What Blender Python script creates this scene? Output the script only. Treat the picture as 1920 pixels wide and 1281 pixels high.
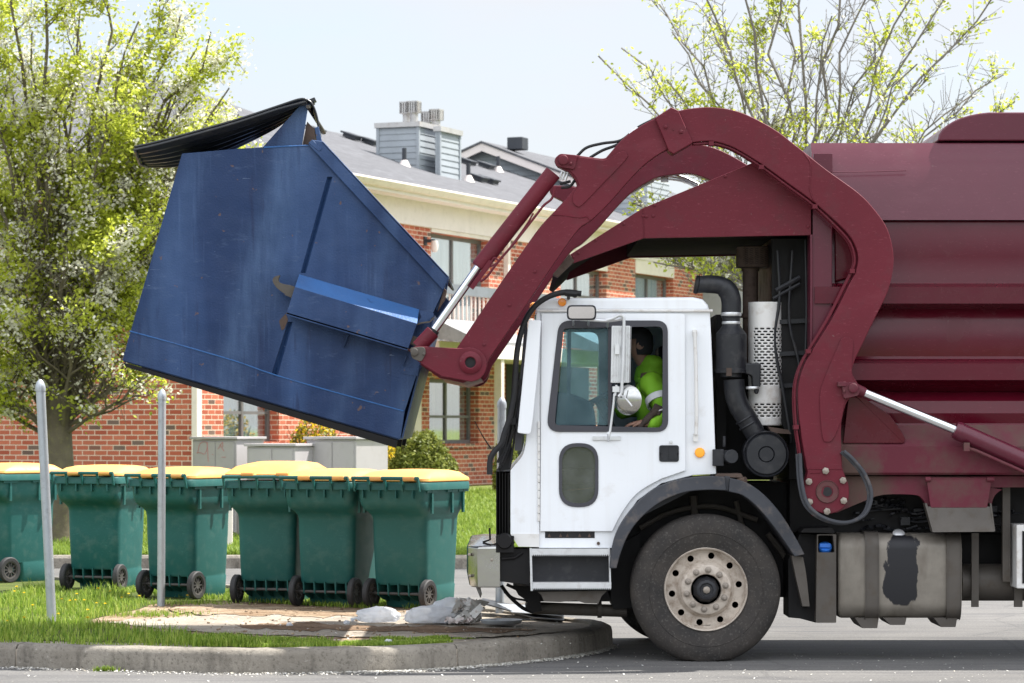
import bpy, bmesh, math, random
import numpy as np
from mathutils import Vector, Matrix
from mathutils.geometry import tessellate_polygon
from mathutils.noise import noise as pnoise, fractal
R = math.radians
sc = bpy.context.scene
C = sc.collection
for _o in list(bpy.data.objects):
    bpy.data.objects.remove(_o)
random.seed(7)
rng = np.random.default_rng(11)

# ------------------------------------------------------------------ camera, light
F, HZ, H = 5500.0, 797.0, 1.7          # focal length in photo pixels, horizon row, eye height
cam = bpy.data.objects.new('camera', bpy.data.cameras.new('camera'))
C.objects.link(cam)
cam.location = (0, 0, H)
cam.rotation_euler = (R(90), 0, 0)
cam.data.sensor_width = 36
cam.data.lens = 36 * F / 1920
cam.data.shift_y = (HZ - 640.5) / 1920
cam.data.clip_start = 0.5
cam.data.clip_end = 2000
cam.data.dof.use_dof = True
cam.data.dof.focus_distance = 21.0
cam.data.dof.aperture_fstop = 6.5
sc.camera = cam

TO_SUN = Vector((0.53, 0.235, 1.0)).normalized()
sun = bpy.data.objects.new('sun', bpy.data.lights.new('sun', 'SUN'))
C.objects.link(sun)
sun.data.energy = 4.6
sun.data.angle = R(0.6)
sun.data.color = (1.0, 0.96, 0.90)
sun.rotation_euler = TO_SUN.to_track_quat('Z', 'Y').to_euler()
sun.location = (10, 5, 30)

world = bpy.data.worlds.new('World')
sc.world = world
world.use_nodes = True
wn = world.node_tree
for _n in list(wn.nodes):
    wn.nodes.remove(_n)
w_out = wn.nodes.new('ShaderNodeOutputWorld')
w_bg = wn.nodes.new('ShaderNodeBackground')
w_sky = wn.nodes.new('ShaderNodeTexSky')
w_sky.sky_type = 'NISHITA'
w_sky.sun_disc = False
w_sky.sun_elevation = math.asin(TO_SUN.z)
w_sky.sun_rotation = math.atan2(TO_SUN.x, TO_SUN.y)
w_sky.air_density = 1.0
w_sky.dust_density = 2.2
w_sky.ozone_density = 1.6
w_bg.inputs['Strength'].default_value = 0.10
w_tc = wn.nodes.new('ShaderNodeTexCoord')
w_map = wn.nodes.new('ShaderNodeMapping')
w_map.inputs['Scale'].default_value = (2.6, 2.6, 9.0)
w_noi = wn.nodes.new('ShaderNodeTexNoise')
w_noi.inputs['Scale'].default_value = 1.6
w_noi.inputs['Detail'].default_value = 7
w_noi.inputs['Roughness'].default_value = 0.55
w_rmp = wn.nodes.new('ShaderNodeValToRGB')
w_rmp.color_ramp.elements[0].position = 0.36
w_rmp.color_ramp.elements[0].color = (0.50, 0.50, 0.50, 1)
w_rmp.color_ramp.elements[1].position = 0.66
w_rmp.color_ramp.elements[1].color = (0.95, 0.95, 0.95, 1)
w_mix = wn.nodes.new('ShaderNodeMix')
w_mix.data_type = 'RGBA'
# extra brightness added half way up the unseen sky behind the camera, lifts shade
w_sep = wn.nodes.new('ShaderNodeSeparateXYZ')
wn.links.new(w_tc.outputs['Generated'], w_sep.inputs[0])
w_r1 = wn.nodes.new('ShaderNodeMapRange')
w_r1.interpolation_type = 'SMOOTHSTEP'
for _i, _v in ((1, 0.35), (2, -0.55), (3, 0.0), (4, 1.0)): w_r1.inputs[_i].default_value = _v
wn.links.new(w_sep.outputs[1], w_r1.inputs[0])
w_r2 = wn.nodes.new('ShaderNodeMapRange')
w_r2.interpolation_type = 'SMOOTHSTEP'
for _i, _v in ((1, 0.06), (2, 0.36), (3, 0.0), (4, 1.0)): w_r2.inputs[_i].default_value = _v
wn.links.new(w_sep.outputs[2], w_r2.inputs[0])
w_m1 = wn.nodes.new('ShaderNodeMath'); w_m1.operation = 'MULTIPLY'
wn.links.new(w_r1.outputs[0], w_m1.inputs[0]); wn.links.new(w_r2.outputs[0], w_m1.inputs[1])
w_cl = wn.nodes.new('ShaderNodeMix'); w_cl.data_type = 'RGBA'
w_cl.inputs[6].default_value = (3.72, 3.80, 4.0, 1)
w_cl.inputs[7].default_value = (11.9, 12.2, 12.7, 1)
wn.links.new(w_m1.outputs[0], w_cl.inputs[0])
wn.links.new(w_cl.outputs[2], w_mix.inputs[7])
wl = wn.links.new
wl(w_tc.outputs['Generated'], w_map.inputs['Vector'])
wl(w_map.outputs[0], w_noi.inputs['Vector'])
wl(w_noi.outputs['Fac'], w_rmp.inputs[0])
wl(w_rmp.outputs[0], w_mix.inputs[0])
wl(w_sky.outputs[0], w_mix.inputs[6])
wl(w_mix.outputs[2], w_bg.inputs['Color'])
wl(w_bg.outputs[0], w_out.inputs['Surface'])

sc.view_settings.view_transform = 'Standard'
sc.view_settings.look = 'None'
sc.view_settings.exposure = 1.25
sc.view_settings.gamma = 1.0
sc.render.engine = 'CYCLES'
sc.cycles.use_denoising = True
sc.cycles.max_bounces = 8
sc.cycles.transparent_max_bounces = 16
sc.render.resolution_x, sc.render.resolution_y = 1024, 683

# ------------------------------------------------------------------ helpers
def P(px, py, Y):
    return Vector(((px - 960) / F * Y, Y, H - (py - HZ) / F * Y))

def PL(pts, Y):
    return [P(p[0], p[1], Y) for p in pts]

def XP(px, Y):
    return (px - 960) / F * Y

def ZP(py, Y):
    return H - (py - HZ) / F * Y

def G(px, py, z=0.0):
    """the point of the horizontal plane z seen at a photo pixel"""
    Y = (H - z) * F / (py - HZ)
    return Vector(((px - 960) / F * Y, Y, z))

def rpoly(pts, r, n=4):
    """polygon with rounded corners; r one radius or one per corner"""
    out = []
    N = len(pts)
    for i in range(N):
        a, b, c = Vector(pts[i - 1][:2]), Vector(pts[i][:2]), Vector(pts[(i + 1) % N][:2])
        rr = r[i] if isinstance(r, (list, tuple)) else r
        if rr <= 0:
            out.append(tuple(b)); continue
        u, v = a - b, c - b
        k = min(rr, u.length * .48, v.length * .48)
        p, q = b + u.normalized() * k, b + v.normalized() * k
        for j in range(n + 1):
            t = j / n
            s = p * (1 - t) ** 2 + b * 2 * t * (1 - t) + q * t * t
            out.append((s.x, s.y))
    return out

def _cr(pts, n):
    out = []
    for i in range(len(pts) - 1):
        p1, p2 = Vector(pts[i]), Vector(pts[i + 1])
        p0 = Vector(pts[i - 1]) if i else p1 * 2 - p2
        p3 = Vector(pts[i + 2]) if i + 2 < len(pts) else p2 * 2 - p1
        for j in range(n):
            t = j / n
            out.append(0.5 * (2 * p1 + (p2 - p0) * t + (2 * p0 - 5 * p1 + 4 * p2 - p3) * t * t + (3 * p1 - p0 - 3 * p2 + p3) * t ** 3))
    return out

def crv(pts, n=5):
    """smooth open curve through 2-D or 3-D points"""
    return [tuple(p) for p in _cr([tuple(q) for q in pts], n)] + [tuple(pts[-1])]

def smooth_loop(pts, n=4):
    """closed outline; a third value 1 marks a sharp corner"""
    sh = [i for i, p in enumerate(pts) if len(p) > 2 and p[2]]
    P2 = [(p[0], p[1]) for p in pts]
    if not sh:
        sh = [0]
    out = []
    for a, b in zip(sh, sh[1:] + [sh[0] + len(pts)]):
        seg = [P2[k % len(pts)] for k in range(a, b + 1)]
        out += [tuple(p) for p in _cr(seg, n)] if len(seg) > 2 else [seg[0]]
    return out

def circ(cx, cy, r, n=20, ry=None, a0=0, a1=360):
    full = abs(a1 - a0) >= 360
    return [(cx + r * math.cos(R(a0 + (a1 - a0) * i / (n if full else n - 1))), cy + (ry or r) * math.sin(R(a0 + (a1 - a0) * i / (n if full else n - 1)))) for i in range(n)]

class MB:
    def __init__(s):
        s.v, s.f = [], []

    def add(s, vs, fs):
        b = len(s.v)
        s.v += [tuple(v) for v in vs]
        s.f += [tuple(i + b for i in f) for f in fs]
        return s

    def prism(s, loop, d, holes=()):
        d = Vector(d)
        loops = [[Vector(p) for p in loop]] + [[Vector(p) for p in h] for h in holes]
        flat = [p for l in loops for p in l]
        n = len(flat)
        fs = []
        if holes:
            for t in tessellate_polygon(loops):
                fs.append(tuple(t)); fs.append(tuple(n + i for i in reversed(t)))
        else:
            fs.append(tuple(range(n))); fs.append(tuple(n + i for i in reversed(range(n))))
        b = 0
        for l in loops:
            m = len(l)
            for i in range(m):
                j = (i + 1) % m
                fs.append((b + i, b + j, n + b + j, n + b + i))
            b += m
        return s.add(flat + [p + d for p in flat], fs)

    def plate(s, pts, Y, th, holes=()):
        return s.prism(PL(pts, Y), (0, th, 0), [PL(h, Y) for h in holes])

    def box(s, c, size, rot=None):
        M = rot if rot is not None else Matrix.Identity(3)
        c = Vector(c)
        vs = [c + M @ Vector((sx * size[0] / 2, sy * size[1] / 2, sz * size[2] / 2)) for sx in (-1, 1) for sy in (-1, 1) for sz in (-1, 1)]
        return s.add(vs, [(0, 1, 3, 2), (4, 6, 7, 5), (0, 4, 5, 1), (2, 3, 7, 6), (0, 2, 6, 4), (1, 5, 7, 3)])

    def bx(s, a, b):
        a, b = Vector(a), Vector(b)
        return s.box((a + b) / 2, [abs(q) for q in (b - a)])

    def bar(s, a, b, w, h, up=(0, 1, 0)):
        a, b = Vector(a), Vector(b)
        d = (b - a); L = d.length; d.normalize()
        u = Vector(up); u = (u - d * u.dot(d)).normalized(); t = d.cross(u)
        M = Matrix((d, u, t)).transposed()
        return s.box((a + b) / 2, (L, w, h), M)

    def tube(s, path, r, seg=8, caps=True):
        path = [Vector(p) for p in path]
        n = len(path)
        rs = r if isinstance(r, (list, tuple)) else [r] * n
        d = (path[1] - path[0]).normalized()
        u = d.orthogonal().normalized()
        vs, fs = [], []
        for i in range(n):
            dd = (path[min(i + 1, n - 1)] - path[max(i - 1, 0)])
            if dd.length > 1e-9:
                dd.normalize(); u = (u - dd * u.dot(dd))
                u = u.normalized() if u.length > 1e-6 else dd.orthogonal().normalized()
                d = dd
            w = d.cross(u)
            for k in range(seg):
                a = 2 * math.pi * k / seg
                vs.append(path[i] + (u * math.cos(a) + w * math.sin(a)) * rs[i])
        for i in range(n - 1):
            for k in range(seg):
                j = (k + 1) % seg
                fs.append((i * seg + k, i * seg + j, (i + 1) * seg + j, (i + 1) * seg + k))
        if caps:
            fs.append(tuple(range(seg))); fs.append(tuple((n - 1) * seg + k for k in reversed(range(seg))))
        return s.add(vs, fs)

    def cyl(s, a, b, r, r2=None, seg=20):
        return s.tube([a, b], [r, r if r2 is None else r2], seg)

    def lathe(s, prof, c, axis=(0, 1, 0), seg=40, closed=False, caps=True):
        """prof: (radius, distance along axis)"""
        ax = Vector(axis).normalized(); u = ax.orthogonal().normalized(); w = ax.cross(u); c = Vector(c)
        vs, fs = [], []
        for (r, h) in prof:
            for k in range(seg):
                a = 2 * math.pi * k / seg
                vs.append(c + ax * h + (u * math.cos(a) + w * math.sin(a)) * max(r, 1e-5))
        m = len(prof)
        for i in range(m if closed else m - 1):
            i2 = (i + 1) % m
            for k in range(seg):
                j = (k + 1) % seg
                fs.append((i * seg + k, i * seg + j, i2 * seg + j, i2 * seg + k))
        if not closed and caps:
            fs.append(tuple(range(seg))); fs.append(tuple((m - 1) * seg + k for k in reversed(range(seg))))
        return s.add(vs, fs)

    def loft(s, secs, caps=True):
        n = len(secs[0]); vs = [p for q in secs for p in q]; fs = []
        for i in range(len(secs) - 1):
            for k in range(n):
                j = (k + 1) % n
                fs.append((i * n + k, i * n + j, (i + 1) * n + j, (i + 1) * n + k))
        if caps:
            fs.append(tuple(range(n))); fs.append(tuple((len(secs) - 1) * n + k for k in reversed(range(n))))
        return s.add(vs, fs)

    def build(s, name, mat, parent=None, bevel=0, seg=2, ang=35, recalc=True, local=False):
        o_ = Vector((0, 0, 0))
        if parent is not None and not local:
            q = parent
            while q is not None:
                o_ = o_ + q.location; q = q.parent
        me = bpy.data.meshes.new(name)
        me.from_pydata([tuple(Vector(v) - o_) for v in s.v], [], s.f)
        if recalc:
            bm = bmesh.new(); bm.from_mesh(me)
            bmesh.ops.recalc_face_normals(bm, faces=bm.faces)
            bm.to_mesh(me); bm.free()
        me.materials.append(mat)
        me.shade_smooth()
        me.set_sharp_from_angle(angle=R(ang))
        o = bpy.data.objects.new(name, me)
        C.objects.link(o)
        if parent is not None:
            o.parent = parent
        if bevel:
            m = o.modifiers.new('bevel', 'BEVEL')
            m.width = bevel; m.segments = seg; m.limit_method = 'ANGLE'; m.angle_limit = R(38); m.harden_normals = True
        return o

def tag(o, label=None, cat=None, group=None, kind=None):
    if label: o['label'] = label
    if cat: o['category'] = cat
    if group: o['group'] = group
    if kind: o['kind'] = kind
    return o

def empty(name, loc, label, cat, group=None, rz=0):
    o = bpy.data.objects.new(name, None)
    o.empty_display_size = .1
    C.objects.link(o)
    o.location = loc; o.rotation_euler = (0, 0, rz)
    return tag(o, label, cat, group)

def copy_tree(o, parent=None):
    c = o.copy(); C.objects.link(c); c.parent = parent
    for ch in list(o.children):
        copy_tree(ch, c)
    return c

def fast_mesh(name, verts, faces, mats, parent=None, midx=None, smooth=False):
    verts = np.asarray(verts, dtype=np.float32)
    faces = np.asarray(faces, dtype=np.int32)
    if parent is not None:
        q = parent; o_ = Vector((0, 0, 0))
        while q is not None:
            o_ = o_ + q.location; q = q.parent
        verts = verts - np.array(o_, dtype=np.float32)
    me = bpy.data.meshes.new(name)
    n, k = faces.shape
    me.vertices.add(len(verts)); me.vertices.foreach_set('co', verts.ravel())
    me.loops.add(n * k); me.loops.foreach_set('vertex_index', faces.ravel())
    me.polygons.add(n)
    me.polygons.foreach_set('loop_start', np.arange(0, n * k, k, dtype=np.int32))
    me.polygons.foreach_set('loop_total', np.full(n, k, dtype=np.int32))
    for m in mats: me.materials.append(m)
    if midx is not None: me.polygons.foreach_set('material_index', np.asarray(midx, dtype=np.int32))
    me.update(calc_edges=True)
    o = bpy.data.objects.new(name, me); C.objects.link(o)
    if parent is not None: o.parent = parent
    return o

# ------------------------------------------------------------------ materials
def nd(nt, typ, ins=None, **props):
    n = nt.nodes.new(typ)
    for k, v in props.items(): setattr(n, k, v)
    for k, v in (ins or {}).items():
        if hasattr(v, 'is_output') or isinstance(v, bpy.types.NodeSocket): nt.links.new(v, n.inputs[k])
        else: n.inputs[k].default_value = v
    return n

def rgba(c): return (c[0], c[1], c[2], 1)

def ramp(nt, fac, stops, interp='LINEAR'):
    n = nt.nodes.new('ShaderNodeValToRGB')
    cr = n.color_ramp; cr.interpolation = interp
    while len(cr.elements) < len(stops): cr.elements.new(0.5)
    for e, (p, c) in zip(cr.elements, stops):
        e.position = p; e.color = (c, c, c, 1) if isinstance(c, (int, float)) else rgba(c)
    nt.links.new(fac, n.inputs[0])
    return n.outputs[0]

def mixc(nt, f, a, b, blend='MIX'):
    n = nt.nodes.new('ShaderNodeMix'); n.data_type = 'RGBA'; n.blend_type = blend
    for idx, v in ((0, f), (6, a), (7, b)):
        if isinstance(v, bpy.types.NodeSocket): nt.links.new(v, n.inputs[idx])
        else: n.inputs[idx].default_value = v if idx == 0 else rgba(v)
    return n.outputs[2]

def math_(nt, op, a, b=None, c=None):
    n = nt.nodes.new('ShaderNodeMath'); n.operation = op
    for i, v in enumerate((a, b, c)):
        if v is None: continue
        if isinstance(v, bpy.types.NodeSocket): nt.links.new(v, n.inputs[i])
        else: n.inputs[i].default_value = v
    return n.outputs[0]

def newmat(name):
    m = bpy.data.materials.new(name); m.use_nodes = True
    nt = m.node_tree
    return m, nt, nt.nodes['Principled BSDF'], nt.nodes['Material Output']

def coords(nt, scale=(1, 1, 1), rot=(0, 0, 0), kind='Object', loc=(0, 0, 0)):
    tc = nt.nodes.new('ShaderNodeTexCoord')
    mp = nd(nt, 'ShaderNodeMapping', {'Scale': scale, 'Rotation': rot, 'Location': loc})
    nt.links.new(tc.outputs[kind], mp.inputs['Vector'])
    return mp.outputs[0]

def noise(nt, vec, scale, detail=5, rough=.55, dist=0):
    n = nd(nt, 'ShaderNodeTexNoise', {'Vector': vec, 'Scale': scale, 'Detail': detail, 'Roughness': rough, 'Distortion': dist})
    return n.outputs['Fac']

def paint(name, col, rough=.4, metal=0, var=.18, dirt=(.09, .075, .06), damt=.35, dpos=(.52, .72), ns=2.5, bump=.05, bs=60, streak=0, coat=0, spec=.5, rot=(0, 0, 0), scr=0, objvar=None):
    """weathered surface: tone variation, grime patches, vertical runs, small scratches, slight bump"""
    m, nt, b, _ = newmat(name)
    v = coords(nt, rot=rot)
    n1 = noise(nt, v, ns, 6)
    base = mixc(nt, ramp(nt, n1, [(.3, 0), (.7, 1)]), [c * (1 - var) for c in col], [min(1, c * (1 + var * .6)) for c in col])
    n2 = noise(nt, v, ns * 3.1, 8, .65)
    dm = ramp(nt, n2, [(dpos[0], 0), (dpos[1], damt)])
    base = mixc(nt, dm, base, dirt)
    if streak:
        vs = coords(nt, (7, 7, .35), rot)
        ns_ = noise(nt, vs, 1.6, 5, .6)
        base = mixc(nt, ramp(nt, ns_, [(.5, 0), (.75, streak)]), base, dirt)
    if scr:
        vv = coords(nt, (3, 3, 14), (rot[0] + .3, rot[1] + .5, 0))
        sn = noise(nt, vv, 9, 2, .4, 1.2)
        base = mixc(nt, ramp(nt, sn, [(.67, 0), (.70, scr)]), base, [min(1, c * 1.8 + .05) for c in col])
        chip = noise(nt, v, 21, 3, .6)
        base = mixc(nt, ramp(nt, chip, [(.735, 0), (.75, scr * 1.6)]), base, (.16, .12, .11))
        rub = noise(nt, coords(nt, (1, 1, 2.5), rot), 1.7, 6, .7)
        base = mixc(nt, ramp(nt, rub, [(.55, 0), (.75, scr * .8)]), base, [min(1, c * 1.35 + .035) for c in col])
    if objvar:   # each copy faded a little differently
        oi = nt.nodes.new('ShaderNodeObjectInfo')
        base = mixc(nt, math_(nt, 'MULTIPLY', oi.outputs['Random'], .5), base, objvar)
    nt.links.new(base, b.inputs['Base Color'])
    b.inputs['Metallic'].default_value = metal
    b.inputs['Specular IOR Level'].default_value = spec
    rr = math_(nt, 'MULTIPLY_ADD', n2, .25, rough - .12)
    nt.links.new(math_(nt, 'ADD', rr, math_(nt, 'MULTIPLY', dm, .5)), b.inputs['Roughness'])
    if coat:
        b.inputs['Coat Weight'].default_value = coat; b.inputs['Coat Roughness'].default_value = .12
    if bump:
        bn = nd(nt, 'ShaderNodeBump', {'Height': noise(nt, v, bs, 4), 'Strength': bump, 'Distance': .01})
        nt.links.new(bn.outputs[0], b.inputs['Normal'])
    return m

def leafmat(name, cols, trans=.45, rough=.5):
    m, nt, b, out = newmat(name)
    g = nt.nodes.new('ShaderNodeNewGeometry')
    col = ramp(nt, g.outputs['Random Per Island'], [(i / (len(cols) - 1), c) for i, c in enumerate(cols)])
    nt.links.new(col, b.inputs['Base Color']); b.inputs['Roughness'].default_value = rough
    b.inputs['Specular IOR Level'].default_value = .25
    t = nd(nt, 'ShaderNodeBsdfTranslucent', {'Color': col})
    mx = nd(nt, 'ShaderNodeMixShader', {0: trans, 1: b.outputs[0], 2: t.outputs[0]})
    nt.links.new(mx.outputs[0], out.inputs['Surface'])
    return m
# ------------------------------------------------------------------ surface materials
def asphalt_mat():
    m, nt, b, _ = newmat('asphalt')
    v = coords(nt)
    big = noise(nt, v, .55, 6, .6)
    fine = noise(nt, v, 55, 3, .7)
    mid = noise(nt, coords(nt, (.35, 2.2, 1)), 2.2, 6, .6, .6)
    c = mixc(nt, ramp(nt, big, [(.3, 0), (.7, 1)]), (.105, .102, .098), (.155, .15, .143))
    c = mixc(nt, ramp(nt, mid, [(.48, 0), (.68, .8)]), c, (.075, .074, .076))
    c = mixc(nt, ramp(nt, fine, [(.35, .55), (.5, 0)]), c, (.05, .05, .052))
    c = mixc(nt, ramp(nt, fine, [(.6, 0), (.72, .6)]), c, (.34, .33, .31))
    vor = nd(nt, 'ShaderNodeTexVoronoi', {'Vector': coords(nt, (1, 1, 1)), 'Scale': .42}, feature='DISTANCE_TO_EDGE')
    wob = math_(nt, 'ADD', vor.outputs['Distance'], math_(nt, 'MULTIPLY', noise(nt, v, 3, 4), .03))
    c = mixc(nt, ramp(nt, wob, [(.014, .0), (.018, .6), (.022, 0)]), c, (.045, .045, .045))
    nt.links.new(c, b.inputs['Base Color'])
    b.inputs['Roughness'].default_value = .82
    b.inputs['Specular IOR Level'].default_value = .35
    bn = nd(nt, 'ShaderNodeBump', {'Height': fine, 'Strength': .5, 'Distance': .006})
    nt.links.new(bn.outputs[0], b.inputs['Normal'])
    return m

def concrete_mat(name, c0, c1, damt=.5):
    m, nt, b, _ = newmat(name)
    v = coords(nt)
    n1 = noise(nt, v, 2.4, 7, .62)
    n2 = noise(nt, v, 42, 4, .7)
    n3 = noise(nt, coords(nt, (5, 5, 1)), 1.8, 6, .65)
    c = mixc(nt, ramp(nt, n1, [(.3, 0), (.7, 1)]), c0, c1)
    c = mixc(nt, ramp(nt, n3, [(.5, 0), (.72, damt)]), c, [q * .45 for q in c0])
    c = mixc(nt, ramp(nt, n2, [(.36, .5), (.46, 0)]), c, [q * .4 for q in c0])
    c = mixc(nt, ramp(nt, n2, [(.62, 0), (.7, .35)]), c, (.5, .48, .44))
    nt.links.new(c, b.inputs['Base Color']); b.inputs['Roughness'].default_value = .9
    b.inputs['Specular IOR Level'].default_value = .25
    hh = math_(nt, 'ADD', n2, math_(nt, 'MULTIPLY', noise(nt, v, 11, 5, .6), 1.2))
    bn = nd(nt, 'ShaderNodeBump', {'Height': hh, 'Strength': .55, 'Distance': .012})
    nt.links.new(bn.outputs[0], b.inputs['Normal'])
    return m

def soil_mat(name, c0, c1, c2):
    m, nt, b, _ = newmat(name)
    v = coords(nt)
    n1 = noise(nt, coords(nt, (.8, 2.2, 1)), 2.6, 7, .65, .4)
    n2 = noise(nt, v, 26, 5, .7)
    c = mixc(nt, ramp(nt, n1, [(.38, 0), (.62, 1)]), c0, c1)
    c = mixc(nt, ramp(nt, n2, [(.5, 0), (.66, .8)]), c, c2)
    nt.links.new(c, b.inputs['Base Color']); b.inputs['Roughness'].default_value = .95
    b.inputs['Specular IOR Level'].default_value = .15
    bn = nd(nt, 'ShaderNodeBump', {'Height': n2, 'Strength': .8, 'Distance': .02})
    nt.links.new(bn.outputs[0], b.inputs['Normal'])
    return m

def brick_mat():
    m, nt, b, _ = newmat('red_brick')
    tc = nt.nodes.new('ShaderNodeTexCoord')
    sp = nd(nt, 'ShaderNodeSeparateXYZ', {0: tc.outputs['Object']})
    cb = nd(nt, 'ShaderNodeCombineXYZ', {0: math_(nt, 'ADD', sp.outputs[0], sp.outputs[1]), 1: sp.outputs[2], 2: 0.0})
    br = nd(nt, 'ShaderNodeTexBrick', {'Vector': cb.outputs[0], 'Color1': (0, 0, 0, 1), 'Color2': (1, 1, 1, 1), 'Mortar': (0, 0, 0, 1),
            'Scale': 1.0, 'Mortar Size': .0075, 'Mortar Smooth': .15, 'Brick Width': .225, 'Row Height': .081})
    v = tc.outputs['Object']
    bw = nd(nt, 'ShaderNodeRGBToBW', {0: br.outputs['Color']}).outputs[0]
    tone = ramp(nt, bw, [(0, (.33, .078, .045)), (.45, (.41, .108, .062)), (.80, (.50, .155, .092)), (.9, (.44, .125, .07)), (.93, (.12, .085, .07)), (1, (.16, .12, .10))])
    tone = mixc(nt, ramp(nt, noise(nt, v, 30, 4), [(.4, 0), (.7, .3)]), tone, (.24, .085, .055))
    tone = mixc(nt, ramp(nt, noise(nt, v, .8, 5), [(.5, 0), (.75, .15)]), tone, (.55, .3, .2))
    c = mixc(nt, br.outputs['Fac'], tone, (.66, .53, .42))
    nt.links.new(c, b.inputs['Base Color']); b.inputs['Roughness'].default_value = .88
    b.inputs['Specular IOR Level'].default_value = .2
    inv = math_(nt, 'SUBTRACT', 1.0, br.outputs['Fac'])
    bn = nd(nt, 'ShaderNodeBump', {'Height': inv, 'Strength': .7, 'Distance': .008})
    nt.links.new(bn.outputs[0], b.inputs['Normal'])
    return m

def shingle_mat():
    m, nt, b, _ = newmat('grey_shingles')
    v = coords(nt, (1, 2.85, 2.85))
    tc = nt.nodes.new('ShaderNodeTexCoord')
    sp = nd(nt, 'ShaderNodeSeparateXYZ', {0: tc.outputs['Object']})
    cb = nd(nt, 'ShaderNodeCombineXYZ', {0: sp.outputs[0], 1: math_(nt, 'MULTIPLY', sp.outputs[2], 2.9), 2: 0.0})
    br = nd(nt, 'ShaderNodeTexBrick', {'Vector': cb.outputs[0], 'Color1': (.3, .3, .3, 1), 'Color2': (1, 1, 1, 1), 'Mortar': (0, 0, 0, 1),
            'Scale': 1.0, 'Mortar Size': .012, 'Mortar Smooth': .3, 'Brick Width': .3, 'Row Height': .14})
    bw = nd(nt, 'ShaderNodeRGBToBW', {0: br.outputs['Color']}).outputs[0]
    c = ramp(nt, bw, [(0, (.07, .071, .079)), (.4, (.088, .09, .10)), (1, (.128, .132, .145))])
    c = mixc(nt, ramp(nt, noise(nt, coords(nt, (.5, 4, 4)), 3, 6, .65), [(.40, 0), (.62, .95)]), c, (.07, .071, .079))
    c = mixc(nt, ramp(nt, noise(nt, coords(nt), 90, 3), [(.4, 0), (.65, .35)]), c, (.12, .123, .134))
    nt.links.new(c, b.inputs['Base Color']); b.inputs['Roughness'].default_value = .9
    bn = nd(nt, 'ShaderNodeBump', {'Height': bw, 'Strength': .6, 'Distance': .012})
    nt.links.new(bn.outputs[0], b.inputs['Normal'])
    return m

def glass_mat(name, tint, refl=.25, film=0, fcol=(.26, .36, .38)):
    m, nt, b, out = newmat(name)
    tr = nd(nt, 'ShaderNodeBsdfTransparent', {'Color': rgba(tint)})
    gl = nd(nt, 'ShaderNodeBsdfGlossy', {'Color': (1, 1, 1, 1), 'Roughness': .03})
    lw = nd(nt, 'ShaderNodeLayerWeight', {'Blend': refl})
    mx = nd(nt, 'ShaderNodeMixShader', {0: lw.outputs['Fresnel'] if refl < .5 else refl - .12, 1: tr.outputs[0], 2: gl.outputs[0]})
    last = mx
    if film:
        df = nd(nt, 'ShaderNodeBsdfDiffuse', {'Color': rgba(fcol)})
        v = coords(nt)
        last = nd(nt, 'ShaderNodeMixShader', {0: ramp(nt, noise(nt, v, 5, 6), [(.3, film * .4), (.75, film)]), 1: mx.outputs[0], 2: df.outputs[0]})
    nt.links.new(last.outputs[0], out.inputs['Surface'])
    return m

def curtain_mat():
    m, nt, b, _ = newmat('curtain_cloth')
    v = coords(nt, (9, 9, .25))
    n = noise(nt, v, 1.5, 3)
    c = mixc(nt, ramp(nt, n, [(.35, 0), (.65, 1)]), (.42, .52, .55), (.88, .90, .90))
    nt.links.new(c, b.inputs['Base Color']); b.inputs['Roughness'].default_value = .9
    return m

M = {}
M['asphalt'] = asphalt_mat()
M['kerb'] = concrete_mat('kerb_concrete', (.155, .138, .115), (.28, .255, .215), .7)
M['slab'] = concrete_mat('slab_concrete', (.25, .215, .175), (.40, .35, .285), .6)
M['soil'] = soil_mat('bare_soil', (.19, .12, .07), (.38, .30, .215), (.10, .07, .04))
M['soil2'] = soil_mat('brown_dirt', (.14, .085, .05), (.26, .18, .12), (.07, .05, .035))
M['turf'] = soil_mat('turf_soil', (.05, .075, .018), (.10, .13, .03), (.12, .10, .05))
M['lawn'] = soil_mat('lawn_green', (.10, .14, .03), (.17, .21, .05), (.15, .14, .06))
M['brick'] = brick_mat()
M['shingle'] = shingle_mat()
M['porch_shingle'] = paint('light_grey_shingles', (.27, .27, .28), .9, var=.2, dirt=(.16, .16, .17), damt=.6, ns=6, bump=.2)  # lighter grey than the shingles of the main roof
M['trim'] = paint('cream_trim', (.70, .63, .56), .6, var=.08, damt=.15, bump=.02)
M['white_trim'] = paint('white_trim', (.72, .65, .62), .6, var=.05, damt=.12, bump=.02)
M['siding'] = paint('grey_siding', (.30, .33, .36), .6, var=.08, damt=.15, bump=.02)
M['rail'] = paint('grey_rail', (.17, .185, .21), .6, damt=.15)
M['frame'] = paint('window_frame', (.13, .125, .125), .5, var=.1, damt=.1, bump=.02)
M['pane'] = glass_mat('window_glass', (.80, .88, .90), .55)
M['curtain'] = curtain_mat()
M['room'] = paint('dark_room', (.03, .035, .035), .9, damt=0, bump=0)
M['vent'] = paint('roof_vent', (.035, .04, .05), .6, damt=.1)
M['galv'] = paint('galvanised_steel', (.42, .45, .48), .45, metal=.6, var=.12, damt=.25, ns=6, bump=.03)
M['flue'] = paint('flue_metal', (.48, .47, .46), .45, metal=.4, damt=.4, dirt=(.22, .13, .09))
M['bark'] = paint('bark', (.19, .17, .15), .95, var=.35, dirt=(.17, .16, .13), damt=.7, ns=8, bump=.6, bs=25)
M['bark_moss'] = paint('mossy_bark', (.115, .098, .065), .95, var=.3, dirt=(.16, .15, .07), damt=.8, ns=5, bump=.6, bs=25)
M['leaf'] = leafmat('pear_leaf', [(.32, .38, .04), (.47, .52, .05), (.54, .60, .08), (.60, .63, .13), (.42, .50, .08)], .65)
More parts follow.
